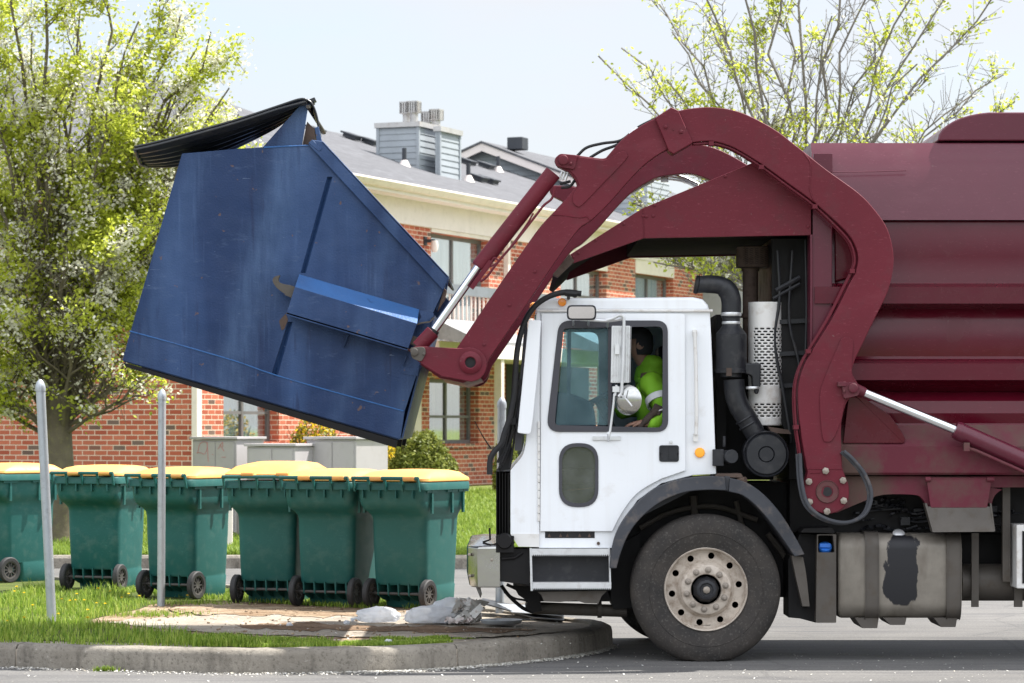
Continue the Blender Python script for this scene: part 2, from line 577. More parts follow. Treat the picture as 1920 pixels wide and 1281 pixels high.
M['blossom'] = leafmat('pear_blossom', [(.62, .61, .47), (.82, .81, .72), (.74, .72, .58)], .45)
M['grass'] = leafmat('grass_blade', [(.09, .18, .018), (.19, .30, .03), (.30, .40, .06), (.36, .42, .10)], .45)
M['lawn_blade'] = leafmat('lawn_blade', [(.14, .22, .03), (.21, .30, .045), (.28, .36, .07)], .4)
M['shrub'] = leafmat('shrub_leaf', [(.10, .13, .02), (.17, .20, .03), (.25, .26, .05)], .3)
M['shrub_twig'] = paint('shrub_twig', (.06, .04, .025), .9)
M['yellow_bloom'] = leafmat('yellow_bloom', [(.75, .52, .02), (.85, .62, .03)], .3)
M['petal'] = leafmat('fallen_petal', [(.60, .58, .52), (.75, .74, .70), (.42, .38, .30)], .2)
M['green_plastic'] = paint('green_plastic', (.013, .098, .090), .48, spec=.3, var=.1, dirt=(.17, .24, .20), damt=.3, dpos=(.5, .75), ns=3, bump=.04, bs=120, scr=.3, objvar=(.03, .12, .105))
M['yellow_plastic'] = paint('yellow_plastic', (.80, .37, .085), .5, var=.08, dirt=(.5, .34, .15), damt=.45, ns=3, bump=.03, objvar=(.78, .44, .16))
M['tyre_small'] = paint('bin_tyre', (.028, .027, .028), .7, dirt=(.14, .12, .1), damt=.4)
M['bin_hub'] = paint('bin_hub', (.06, .055, .05), .6, dirt=(.2, .17, .13), damt=.5)
M['bin_text'] = paint('bin_lettering', (.62, .66, .66), .7, damt=.2)
M['cabinet'] = paint('grey_cabinet', (.40, .38, .39), .55, var=.06, dirt=(.3, .27, .25), damt=.3, ns=2, bump=.02)
M['graffiti'] = paint('red_graffiti', (.52, .22, .21), .8, damt=.2)

# ------------------------------------------------------------------ ground
def sheet(name, pts, mat, kind='structure'):
    mb = MB(); mb.add(pts, [tuple(range(len(pts)))])
    o = mb.build(name, mat, recalc=False)
    if o.data.polygons[0].normal.z < 0: o.data.flip_normals()
    return tag(o, kind=kind)

sheet('road', [(-500, -6, 0), (500, -6, 0), (500, 900, 0), (-500, 900, 0)], M['asphalt'])
sheet('verge', [(-500, -400, .05), (500, -400, .05), (500, -5.9, .05), (-500, -5.9, .05)], M['lawn'])

ZI = 0.16
front = [(-760, 1196), (-500, 1201), (-200, 1205), (0, 1208), (100, 1211), (335, 1217), (500, 1219), (640, 1217), (760, 1214), (855, 1209), (940, 1203), (1026, 1195), (1080, 1188), (1115, 1182), (1138, 1176), (1147, 1171)]
back = [(1140, 1167), (1120, 1163), (1085, 1159), (1020, 1151), (940, 1141), (860, 1128), (700, 1110), (400, 1095), (200, 1086), (0, 1078), (-400, 1066), (-760, 1056)]
fr3 = [Vector(p) for p in crv([tuple(G(x, y, ZI)) for x, y in front], 4)]
bk3 = [Vector(p) for p in crv([tuple(G(x, y, ZI)) for x, y in back], 3)]
ring = fr3 + bk3
isl = MB().prism([Vector((p.x, p.y, ZI - .03)) for p in ring], (0, 0, -ZI - .07))
o = isl.build('island', M['slab']); tag(o, kind='structure')

def kerb_strip(path, width=.15, gaps=()):
    """concrete edging swept along a path that runs with the island on its left"""
    n = len(path)
    prof = [(0.012, -.06), (0.004, ZI - .045), (-.004, ZI - .014), (-.03, ZI + .002), (-width, ZI + .004), (-width, -.06)]
    segs = []; cur = []
    s = 0
    for i, p in enumerate(path):
        a, b_ = path[max(i - 1, 0)], path[min(i + 1, n - 1)]
        d = (b_ - a); d.z = 0; d.normalize()
        out = Vector((d.y, -d.x, 0))
        w = 1 + .05 * pnoise(Vector((p.x * 5, p.y * 5, 0)))
        sec = [Vector((p.x, p.y, 0)) + out * (q * w) + Vector((0, 0, z + (.009 * pnoise(Vector((p.x * 7, p.y * 7, 4 + q * 30))) if z > .1 else 0))) for q, z in prof]
        cur.append(sec)
        if any(abs(i - g) < .5 for g in gaps):
            segs.append(cur); cur = [[v + d * .014 for v in sec]]
    segs.append(cur)
    mb = MB()
    for sg in segs:
        if len(sg) > 1: mb.loft(sg)
    return mb
dens = []
for a, b_ in zip(ring, ring[1:]):
    L = (b_ - a).length; k = max(1, int(L / .12))
    dens += [a.lerp(b_, j / k) for j in range(k)]
dens.append(ring[-1])
gi = [min(range(len(dens)), key=lambda i: (dens[i] - G(px, py, ZI)).length) for px, py in ((36, 1209), (862, 1208), (-420, 1202), (1000, 1149))]
o = kerb_strip(dens, gaps=gi).build('kerb', M['kerb'], ang=50); tag(o, kind='structure')

def px_poly(pts, z): return [G(x, y, z) for x, y in pts]
def ragged(pts, amp=3.0):
    d = crv(list(pts) + [pts[0]], 14)[:-1]
    return [(x + amp * 2.2 * pnoise(Vector((x * .05, y * .2, 1))), y + amp * (pnoise(Vector((x * .035, y * .1, 7))) + .6 * pnoise(Vector((x * .13, y * .3, 3))))) for x, y in d]
# bare soil strip, turf, concrete pad
sheet('bare_ground', px_poly([(-760, 1188), (0, 1199), (335, 1207), (640, 1206), (860, 1186), (880, 1150), (880, 1134), (700, 1114), (400, 1099), (0, 1082), (-760, 1062)], ZI - .026), M['soil'])
sheet('turf', px_poly(crv([(-760, 1188), (0, 1199), (200, 1203), (430, 1206), (445, 1198), (330, 1186), (215, 1176), (170, 1165), (200, 1154), (260, 1142), (300, 1130), (420, 1127), (640, 1137), (860, 1138)], 3) + [(700, 1114), (400, 1099), (0, 1082), (-760, 1062)], ZI - .022), M['turf'])
pad = sheet('concrete_pad', px_poly(ragged([(196, 1167), (300, 1158), (520, 1150), (900, 1148), (1050, 1158), (1108, 1168), (1116, 1174), (1040, 1186), (900, 1195), (760, 1195), (500, 1190), (330, 1181)], 2.5), ZI - .018), M['slab'])

sheet('dirt_streak', px_poly(ragged([(430, 1172), (560, 1167), (640, 1171), (800, 1175), (1000, 1180), (900, 1185), (700, 1183), (520, 1180)], 5), ZI - .014), M['soil2'])
sheet('dirt_patch', px_poly(ragged([(310, 1138), (480, 1134), (640, 1142), (760, 1149), (600, 1156), (430, 1153), (350, 1149)], 5), ZI - .014), M['soil'])
# far kerb, lawn
LY = 34.9
def lawn_z(Y, X=0): return .15 + .40 * max(0, min(1, (Y - LY - .3) / 14)) ** 1.2
mb = MB()
for k in range(60):
    x0 = -36 + k * 1.25
    mb.loft([[Vector((x, LY + a, z)) for a, z in ((-.16, -.03), (-.15, .12), (-.125, .15), (0, .155), (0, -.03))] for x in (x0, x0 + 1.238)])
o = mb.build('far_kerb', M['kerb'], bevel=.006); tag(o, kind='structure')
mb = MB()
ys = [LY, 36, 38, 41, 45, 49.5, 55, 80, 200, 800]
vs = []; fs = []
for Y in ys:
    for X in (-400, -30, -10, 0, 10, 30, 400): vs.append((X, Y, lawn_z(Y)))
for i in range(len(ys) - 1):
    for k in range(6): fs.append((i * 7 + k, i * 7 + k + 1, (i + 1) * 7 + k + 1, (i + 1) * 7 + k))
mb.add(vs, fs)
o = mb.build('lawn', M['lawn'], recalc=False); tag(o, kind='structure')

# grass blades -------------------------------------------------------
def blades(name, pts, hs, mat, w=.006):
    """pts (n,3): every blade a bent strip of four points"""
    n = len(pts)
    a = rng.uniform(0, 2 * math.pi, n)
    lean = rng.uniform(.1, .75, n) * hs
    dirx, diry = np.cos(a), np.sin(a)
    sx, sy = -diry * w * .5, dirx * w * .5
    V = np.zeros((n, 5, 3))
    V[:, 0] = pts + np.stack([sx, sy, np.zeros(n)], 1)
    V[:, 1] = pts - np.stack([sx, sy, np.zeros(n)], 1)
    mid = pts + np.stack([dirx * lean * .35, diry * lean * .35, hs * .6], 1)
    V[:, 2] = mid - np.stack([sx, sy, np.zeros(n)], 1) * .8
    V[:, 3] = mid + np.stack([sx, sy, np.zeros(n)], 1) * .8
    V[:, 4] = pts + np.stack([dirx * lean, diry * lean, hs * .95], 1)
    idx = np.arange(n)[:, None] * 5
    f = np.concatenate([idx + np.array([[0, 1, 2]]), idx + np.array([[0, 2, 3]]), idx + np.array([[3, 2, 4]])])
    o = fast_mesh(name, V.reshape(-1, 3), f, [mat])
    return tag(o, kind='stuff')

def inside(px, py, poly):
    n = len(poly); r = np.zeros(len(px), bool); j = n - 1
    for i in range(n):
        xi, yi = poly[i]; xj, yj = poly[j]
        c = ((yi > py) != (yj > py)) & (px < (xj - xi) * (py - yi) / (yj - yi + 1e-12) + xi)
        r ^= c; j = i
    return r
zone_tall = [(-700, 1190), (0, 1203), (150, 1209), (430, 1214), (420, 1196), (330, 1186), (205, 1176), (150, 1165), (190, 1152), (250, 1141), (280, 1128), (230, 1110), (0, 1092), (-700, 1070)]
zone_strip = [(400, 1214), (640, 1212), (760, 1207), (850, 1201), (840, 1192), (640, 1194), (400, 1192)]
zone_carts = [(200, 1108), (420, 1122), (640, 1136), (860, 1139), (860, 1131), (640, 1118), (400, 1104), (200, 1092)]
def zone_world(poly): return [tuple(G(x, y, ZI))[:2] for x, y in poly]
def scatter(poly, n):
    W = zone_world(poly); xs = [p[0] for p in W]; ys = [p[1] for p in W]
    x = rng.uniform(min(xs), max(xs), n); y = rng.uniform(min(ys), max(ys), n)
    k = inside(x, y, W)
    return x[k], y[k]
def nz(x, y, s, o_=0): return np.array([pnoise(Vector((a * s, b_ * s, o_))) for a, b_ in zip(x, y)])
pts = []; hh = []
x, y = scatter(zone_tall, 90000)
keep = (x > -4.6) & (nz(x, y, 1.6) > -.42); x, y = x[keep], y[keep]
h_ = (.022 + .10 * (nz(x, y, 2.6, 5) + .5).clip(0, 1) ** 1.6 + .03 * nz(x, y, 9, 3).clip(0, 1)) * rng.uniform(.5, 1.25, len(x))
pts.append((x, y)); hh.append(h_)
x, y = scatter(zone_strip, 60000)
keep = nz(x, y, 3.0, 9) > .05 + rng.uniform(-.2, .2, len(x)); x, y = x[keep], y[keep]
pts.append((x, y)); hh.append(rng.uniform(.012, .035, len(x)))
x, y = scatter(zone_carts, 26000)
keep = nz(x, y, 2.5, 2) > -.25; x, y = x[keep], y[keep]
pts.append((x, y)); hh.append(rng.uniform(.02, .06, len(x)))
# ragged tufts on the pad edge and along the kerb foot
for (px, py, z, n, s, hm) in ((205, 1172, ZI, 260, .12, .07), (270, 1150, ZI, 400, .25, .06), (330, 1128, ZI, 500, .3, .05), (430, 1205, ZI, 900, .14, .09), (410, 1200, ZI, 700, .12, .09), (555, 1204, ZI, 300, .22, .03), (200, 1259, 0, 120, .04, .05), (430, 1254, 0, 90, .05, .04), (700, 1251, 0, 60, .05, .03), (860, 1193, ZI, 80, .06, .02)):
    c = G(px, py, z)
    pts.append((c.x + rng.normal(0, s, n), c.y + rng.normal(0, s * .5, n) * (0.25 if z == 0 else 1)))
    hh.append(rng.uniform(.4, 1, n) * hm)
X = np.concatenate([p[0] for p in pts]); Yy = np.concatenate([p[1] for p in pts]); HH = np.concatenate(hh)
ZZ = np.where(Yy < 20.58, 0.0, ZI - .02)
blades('grass', np.stack([X, Yy, ZZ], 1), HH, M['grass'], .007)
n = 60000
x = rng.uniform(-7.5, 1.0, n); y = LY + .05 + rng.uniform(0, 1, n) ** 1.5 * 16
keep = ((x / y * F + 960 > -20) & (x / y * F + 960 < 1010)); x, y = x[keep], y[keep]
blades('lawn_grass', np.stack([x, y, np.array([lawn_z(b_) for b_ in y])], 1), rng.uniform(.03, .09, len(x)) * (1 + .6 * nz(x, y, .9)), M['lawn_blade'], .016)

# fallen petals along the kerb foot and on the road
pp = []
for i in range(11000):
    k = rng.integers(0, len(fr3) - 1)
    t = rng.uniform(); a = fr3[k].lerp(fr3[k + 1], t)
    if a.x < -4.4: continue
    d = abs(rng.normal(0, .10)) + .02
    if (a.x < -1.3 and rng.uniform() < .72): continue
    pp.append((a.x + rng.normal(0, .02), a.y - d - .012, .004))
for i in range(500):
    c = G(rng.uniform(0, 1900), rng.uniform(1225, 1280), 0); pp.append((c.x, c.y, .004))
for i in range(420):
    c = G(rng.uniform(240, 1100), rng.uniform(1150, 1206), ZI); pp.append((c.x, c.y, ZI - .012))
pp = np.array(pp); n = len(pp)
a = rng.uniform(0, 6.28, n); s = rng.uniform(.003, .009, n); tl = rng.uniform(-.5, .5, n)
V = np.zeros((n, 4, 3))
for q, (u, w) in enumerate(((-1, -.6), (1, -.7), (.9, .7), (-.8, .6))):
    V[:, q] = pp + np.stack([(u * np.cos(a) - w * np.sin(a)) * s, (u * np.sin(a) + w * np.cos(a)) * s, (u * tl + .6) * s], 1)
o = fast_mesh('petals', V.reshape(-1, 3), np.arange(n * 4).reshape(n, 4), [M['petal']]); tag(o, kind='stuff')
# soil crumbs and twigs on the worn ground
mb = MB()
for i in range(340):
    c = G(rng.uniform(260, 1000), rng.uniform(1126, 1192), ZI)
    r = rng.uniform(.004, .014); a = rng.uniform(0, 3.1)
    if rng.uniform() < .4:
        d = Vector((math.cos(a), math.sin(a), rng.uniform(-.1, .2))) * rng.uniform(.02, .07)
        mb.tube([c + Vector((0, 0, -.008)), c + d + Vector((0, 0, -.006))], .0025, 4)
    else:
        mb.box(c + Vector((0, 0, -.012)), (r * 1.6, r, r * .8), Matrix.Rotation(a, 3, 'Z') @ Matrix.Rotation(.4, 3, 'X'))
o = mb.build('debris', M['soil'], ang=20); tag(o, kind='stuff')

# dandelions
dl = [(30, 1104), (26, 1113), (44, 1116), (115, 1128), (183, 1108, 1), (143, 1118), (130, 1131), (140, 1130), (157, 1130), (180, 1136), (196, 1137), (227, 1125), (163, 1149), (163, 1165, 1), (108, 1157), (12, 1171), (44, 1164), (350, 1121), (260, 1122), (240, 1118), (92, 1096), (205, 1113), (60, 1140), (733, 1241, 2)]
hd = MB()
for k in range(16):
    a = 2 * math.pi * k / 16
    for rr, z0, z1 in ((.017, .0, .006), (.010, .003, .011)):
        hd.add([(0, 0, z0), (math.cos(a - .2) * rr, math.sin(a - .2) * rr, z1), (math.cos(a + .2) * rr, math.sin(a + .2) * rr, z1)], [(0, 1, 2)])
for i, q in enumerate(dl):
    z = 0.0 if len(q) > 2 and q[2] == 2 else ZI
    c = G(q[0], q[1] + (8 if z else 4), z)
    hh_ = .03 if z == 0 else .055
    st = empty('dandelion', c, 'yellow dandelion flowering in the green grass of the island' if z else 'lone yellow dandelion growing out of the gutter at the kerb foot', 'dandelion', 'dandelions in the island grass' if z else None)
    MB().tube([c + Vector((0, 0, -.02)), c + Vector((.004, 0, hh_ * .6)), c + Vector((.006, -.004, hh_))], .0022, 5).build('stem', M['grass'], st)
    if i == 0:
        hob = hd.build('flower_head', M['yellow_bloom'], st, recalc=False, local=True)
    else:
        hob2 = hob.copy(); C.objects.link(hob2); hob2.parent = st; hob2.location = (.006, -.004, hh_)
        hob2.scale = (1.25,) * 3 if len(q) > 2 and q[2] == 1 else (.9,) * 3
hob.location = (.006, -.004, .055)

# ------------------------------------------------------------------ building
BX, BY = -4.98, 46.0
cu, su = .384, .923
def bt(px, w=0.0):
    k = (px - 960) / F
    return (k * (BY + cu * w) - BX + su * w) / (cu - su * k)
def bz(px, py, w=0.0):
    Y = BY + su * bt(px, w) + cu * w
    return H - (py - HZ) / F * Y
bld = empty('apartment_building', (BX, BY, 0), 'two storey red brick apartment building with grey shingle roof and white eaves behind the lawn', 'building', rz=math.atan2(su, cu))
def B(mb, name, mat, **k):
    return mb.build(name, mat, bld, local=True, **k)
EZ = 5.35      # top of brick
LEN = 24.6
def rect(t0, t1, z0, z1, w=0): return [Vector((t0, w, z0)), Vector((t1, w, z0)), Vector((t1, w, z1)), Vector((t0, w, z1))]
wins = [   # t0, t1, z0, z1 : openings of the long wall
    (bt(419), bt(523), bz(470, 829), 2.56, 'win'),
    (bt(733), bt(772), .62, 2.5, 'door'),
    (bt(805), bt(897), bz(850, 832), 2.56, 'curt'),
    (bt(808), bt(917), 3.2, bz(860, 443), 'door'),
    (bt(1051), bt(1137), 4.0, bz(1090, 503), 'curt'),
    (bt(1191), bt(1262), 4.0, bz(1220, 516), 'win'),
    (bt(420), bt(520), 4.0, 5.2, 'win'),
    (bt(960), bt(1000), .6, 2.5, 'door'),
]
wall = MB().prism([Vector((0, 0, .1)), Vector((LEN, 0, .1)), Vector((LEN, 0, EZ)), Vector((0, 0, EZ))], (0, .24, 0), [rect(a, b_, c, d) for a, b_, c, d, _ in wins])
B(wall, 'brick_wall', M['brick'])
gab = MB().prism([Vector((0, .243, .1)), Vector((0, 11, .1)), Vector((0, 11, EZ)), Vector((0, .243, EZ))], (.24, 0, 0))
B(gab, 'end_wall', M['brick'])
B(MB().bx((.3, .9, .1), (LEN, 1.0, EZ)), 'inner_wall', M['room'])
for (t0, t1, z0, z1, kd) in wins:
    w = .17
    fr = MB().prism(rect(t0, t1, z0, z1, w), (0, .06, 0), [rect(t0 + .07, (t0 + t1) / 2 - .035, z0 + .07, z1 - .07, w), rect((t0 + t1) / 2 + .035, t1 - .07, z0 + .07, z1 - .07, w)])
    if kd == 'win' or kd == 'curt':
        zm = z0 + (z1 - z0) * .42
        fr.bx((t0 + .07, w + .005, zm - .025), ((t0 + t1) / 2 - .035, w + .05, zm + .025)); fr.bx(((t0 + t1) / 2 + .035, w + .005, zm - .025), (t1 - .07, w + .05, zm + .025))
    f = B(fr, 'window', M['frame'])
    MB().bx((t0 + .06, w + .028, z0 + .06), (t1 - .06, w + .034, z1 - .06)).build('pane', M['pane'], f, local=True)
    cb = MB()
    k = 26; xs = np.linspace(t0 + .05, t1 - .05, k)
    for i in range(k - 1):
        cb.add([(xs[i], w + .07 + .03 * (i % 2), z0 + .02), (xs[i + 1], w + .07 + .03 * ((i + 1) % 2), z0 + .02), (xs[i + 1], w + .07 + .03 * ((i + 1) % 2), z1 - .05), (xs[i], w + .07 + .03 * (i % 2), z1 - .05)], [(0, 1, 2, 3)])
    cb.build('curtain', M['curtain'], f, local=True, recalc=False)
    if kd != 'door':
        MB().bx((t0 - .06, -.06, z0 - .09), (t1 + .06, .15, z0 - .003)).build('sill', M['brick'], f, local=True)
    if z0 >= 3.2:
        MB().bx((t0 - .02, -.02, z1 + .003), (t1 + .02, .1, EZ - .003)).build('header', M['trim'], f, local=True)
# eaves: frieze, soffit, gutter
B(MB().bx((-.05, -.045, EZ), (LEN, .2, 5.86)).bx((-.3, -.42, 5.80), (LEN, -.048, 5.86)), 'frieze', M['white_trim'])
g_ = MB().loft([[Vector((t, y, z)) for y, z in ((-.42, 5.86), (-.425, 5.94), (-.45, 5.99), (-.54, 6.0), (-.55, 5.97), (-.50, 5.88), (-.47, 5.86))] for t in (-.35, LEN)])
B(g_, 'gutter', M['trim'])
RX, RZ = 5.5, 8.0
def roofz(y): return 5.99 + (RZ - 5.99) * (y + .45) / (RX + .45)
ridge = [(5.6, 8.32), (9.3, 8.29), (12.5, 8.06), (15.5, 8.0), (LEN, 8.0)]
rf = MB()
ev = [(-.4, 0)] + [(t, 0) for t, _ in ridge[1:]]
top = [Vector((t, RX, z)) for t, z in ridge]
fr_ = [Vector((-.4 if i == 0 else ridge[i][0], -.45, 5.99)) for i in range(5)]
bk_ = [Vector((p.x, 11.45, 5.99)) for p in fr_]
lo_f = [p + Vector((0, .04, -.12)) for p in fr_]; lo_b = [p + Vector((0, -.04, -.12)) for p in bk_]
vs = top + fr_ + bk_ + lo_f + lo_b
fs = [(5 + i, 6 + i, 1 + i, i) for i in range(4)] + [(i, 1 + i, 11 + i, 10 + i) for i in range(4)] + [(5, 0, 10)]
fs += [(15 + i, 16 + i, 6 + i, 5 + i) for i in range(4)] + [(10 + i, 11 + i, 21 + i, 20 + i) for i in range(4)] + [(5, 10, 20, 15), (15, 20, 24, 19), (4, 9, 19, 24, 14)]
rf.add(vs, fs)
roof = B(rf, 'roof', M['shingle'])
B(MB().bx((-.045, .21, EZ), (.2, 11, 5.86)).bx((-.40, -.40, 5.80), (-.06, 11.4, 5.865)), 'frieze', M['white_trim'])
B(MB().loft([[Vector((x, y, z)) for x, z in ((-.40, 5.87), (-.405, 5.94), (-.43, 5.99), (-.52, 6.0), (-.53, 5.97), (-.48, 5.88), (-.45, 5.86))] for y in (-.40, 11.4)]), 'gutter', M['trim'])
# siding chimneys built of lapped boards
def lap_box(t0, t1, y0, y1, z0, z1, step=.125):
    mb = MB(); z = z0
    while z < z1 - 1e-3:
        zz = min(z + step, z1)
        a = .014
        lo = [Vector((t0 - a, y0 - a, z)), Vector((t1 + a, y0 - a, z)), Vector((t1 + a, y1 + a, z)), Vector((t0 - a, y1 + a, z))]
        hi = [Vector((t0, y0, zz)), Vector((t1, y0, zz)), Vector((t1, y1, zz)), Vector((t0, y1, zz))]
        mb.loft([lo, hi]); z = zz
    return mb
def chimney(px0, px1, px2, pyt, pyb, caps, parent_roof, w0=None):
    """front corner at px1; end face px0..px1, long face px1..px2"""
    # find w so that the foot of the front corner sits on the roof
    best = min((abs(bz(px1, pyb, w) - roofz(w)), w) for w in np.linspace(.2, 5.4, 200)) if w0 is None else (0, w0)
    w = best[1]; t = bt(px1, w); zt = bz(px1, pyt, w)
    wb = min((abs(bt(px0, q) - t), q) for q in np.linspace(w, w + 3, 300))[1]
    t2 = bt(px2, w)
    ch = lap_box(t, t2, w, wb, roofz(w) - .15, zt - .1).build('chimney', M['siding'], bld, local=True)
    for (a, b_) in ((t, w), (t2, w), (t, wb), (t2, wb)): MB().bx((a - .03, b_ - .03, roofz(w) - .1), (a + .03, b_ + .03, zt - .1)).build('corner_board', M['siding'], ch, local=True)
    MB().bx((t - .06, w - .06, zt - .1), (t2 + .06, wb + .06, zt)).build('cap', M['flue'], ch, local=True)
    for (fx, fw, hgt) in caps:
        tt = bt(fx, fw + w); c = Vector((tt, fw + w, zt))
        fb_ = MB().cyl(c, c + Vector((0, 0, hgt * .5)), .085)
        fb_.box(c + Vector((0, 0, hgt * .5)), (.22, .22, .02)).box(c + Vector((0, 0, hgt)), (.23, .23, .03)).box(c + Vector((0, 0, hgt * .75)), (.12, .12, hgt * .5))
        for q in range(5):
            for sgx, sgy in ((q / 4 - .5, -.5), (q / 4 - .5, .5), (-.5, q / 4 - .5), (.5, q / 4 - .5)): fb_.box(c + Vector((sgx * .20, sgy * .20, hgt * .75)), (.03, .03, hgt * .5))
        fb_.build('flue', M['flue'], ch, local=True)
    return t, w
chimney(709, 784, 817, 228, 318, ((763, .45, .44), (776, .2, .42)), roof)
chimney(820, 824, 861, 237, 330, ((803, .75, .42), (818, .35, .40)), roof)
def on_roof(px, py):
    q = min((abs(bz(px, py, w) - roofz(w)), w) for w in np.linspace(-.4, RX, 300))[1]
    return Vector((bt(px, q), q, roofz(q)))
sl = math.atan((RZ - 5.99) / (RX + .45))
for px, py in ((660, 258), (695, 268), (877, 305), (912, 312), (897, 336), (918, 340), (590, 246)):
    p = on_roof(px, py + 4)
    vb = MB().box(p + Vector((0, 0, .06)), (.32, .3, .08), Matrix.Rotation(sl, 3, 'X')).box(p + Vector((0, 0, .11)), (.4, .38, .04), Matrix.Rotation(sl, 3, 'X'))
    B(vb, 'roof_vent', M['vent'], bevel=.01)
for px, py in ((758, 312), (878, 340), (934, 322)):
    p = on_roof(px, py)
    v_ = B(MB().cyl(p + Vector((0, 0, -.05)), p + Vector((0, 0, .36)), .045), 'vent_pipe', M['vent'])
    MB().cyl(p + Vector((0, 0, -.03)), p + Vector((0, 0, .12)), .14, .06).build('flashing', M['white_trim'], v_, local=True)
# the taller far section with its own gable facing the near end
T2 = LEN
pkw = RX; pkz = bz(917, 273, RX)
def g2z(y): return pkz - abs(y - pkw) * .385
sec2 = MB().prism([Vector((T2, -1.6, .2)), Vector((T2, -1.6, g2z(-1.6))), Vector((T2, pkw, pkz)), Vector((T2, 11.6, g2z(11.6))), Vector((T2, 11.6, .2))], (9, 0, 0))
B(sec2, 'far_section', M['siding'])
lap = MB()
z = 6.0
while z < pkz - .2:
    for s_ in (0,):
        y0 = max(-1.58, pkw - (pkz - z) / .385 + .25); y1 = pkw + (pkz - z) / .385 - .25
        if y1 > y0: lap.add([(T2 - .03, y0, z), (T2 - .03, y1, z), (T2 - .004, y1, z + .14), (T2 - .004, y0, z + .14), (T2, y0, z), (T2, y1, z)], [(0, 1, 2, 3), (0, 1, 5, 4)])
    z += .14
B(lap, 'gable_siding', M['siding'], recalc=False)
tk = .07
B(MB().prism([Vector((T2 - .35, -2.1, g2z(-2.1) + .02)), Vector((T2 - .35, pkw, pkz + .02)), Vector((T2 - .35, 12.1, g2z(12.1) + .02)), Vector((T2 - .35, 12.1, g2z(12.1) + tk)), Vector((T2 - .35, pkw, pkz + tk)), Vector((T2 - .35, -2.1, g2z(-2.1) + tk))], (9.4, 0, 0)), 'far_roof', M['shingle'])
B(MB().prism([Vector((T2 - .32, -2.05, g2z(-2.05) - .17)), Vector((T2 - .32, pkw, pkz - .17)), Vector((T2 - .32, 12.05, g2z(12.05) - .17)), Vector((T2 - .32, 12.05, g2z(12.05) + .015)), Vector((T2 - .32, pkw, pkz + .015)), Vector((T2 - .32, -2.05, g2z(-2.05) + .015))], (.08, 0, 0)), 'rake_board', M['white_trim'])
B(MB().bx((T2 + .3, 4.7, pkz - .1), (T2 + .7, 5.1, pkz + .2)), 'roof_vent', M['vent'], bevel=.02)
B(MB().bx((T2 + .5, 1.9, g2z(2.2) + .05), (T2 + .95, 2.3, g2z(2.2) + .28)), 'roof_vent', M['vent'], bevel=.02)
w3 = .6; t3 = bt(1213, w3)
c3 = lap_box(t3, t3 + 1.5, w3, w3 + .9, bz(1213, 400, w3) - .5, bz(1213, 334, w3)).build('chimney', M['siding'], bld, local=True)
# balcony with white fascia, railing and a skirt roof; porch posts below
t0, t1 = 6.3, 16.2
B(MB().bx((t0, -1.4, 2.9), (t1, -.004, 3.18)), 'balcony_floor', M['white_trim'], bevel=.02)
rl = MB()
tb0, tb1 = 6.6, 11.9
for k in range(int((tb1 - tb0) / .19) + 1):
    t = tb0 + k * .19
    rl.bx((t - .014, -1.31, 3.25), (t + .014, -1.285, 4.02))
for k in range(10): rl.bx((tb1 - .02, -1.25 + k * .125, 3.25), (tb1 + .02, -1.21 + k * .125, 4.02))
rl.bx((tb0, -1.32, 3.21), (tb1 + .02, -1.26, 3.26)).bx((tb1 - .02, -1.26, 3.21), (tb1 + .02, -.01, 3.26))
bal = B(rl, 'railing', M['white_trim'])
MB().bx((tb0, -1.34, 4.02), (tb1 + .06, -1.2, 4.20)).bx((tb1 - .06, -1.2, 4.02), (tb1 + .06, -.01, 4.20)).build('handrail', M['rail'], bal, local=True)
def skirt(a, b_):
    sk = MB().prism([Vector((a, -1.41, 3.56)), Vector((a, -2.3, 3.16)), Vector((a, -2.3, 3.10)), Vector((a, -1.41, 3.2))], (b_ - a, 0, 0))
    s_ = B(sk, 'porch_roof', M['porch_shingle'])
    MB().bx((a - .02, -2.32, 2.86), (b_ + .02, -2.25, 3.10)).build('fascia', M['white_trim'], s_, local=True)
skirt(6.0, 8.6); skirt(12.3, 16.0)
for px in (936, 1128):
    t = bt(px, -1.3); B(MB().bx((t - .07, -1.37, .2), (t + .07, -1.23, 2.9)), 'porch_post', M['trim'])
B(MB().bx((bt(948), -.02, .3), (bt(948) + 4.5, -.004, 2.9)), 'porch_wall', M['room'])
# downspouts and corner boards, a lamp
B(MB().bx((-.10, -.10, .3), (.06, -.004, 5.6)), 'downspout', M['trim'])
B(MB().bx((bt(944), -.1, 3.2), (bt(944) + .12, -.004, 5.4)), 'downspout', M['trim'])
B(MB().bx((bt(772), -.06, .4), (bt(772) + .3, -.004, 2.9)), 'corner_board', M['trim'])
tl_ = bt(795); zl = bz(795, 452)
lmp = B(MB().bx((tl_, -.2, zl - .03), (tl_ + .05, -.004, zl + .03)).bx((tl_ - .03, -.03, zl - .08), (tl_ + .08, -.002, zl + .08)), 'wall_lamp', M['vent'])
MB().lathe([(0, 0), (.06, 0), (.075, -.1), (.05, -.2), (0, -.21)], (tl_ + .025, -.2, zl), (0, 0, 1), 14).build('lamp_glass', M['white_trim'], lmp, local=True)

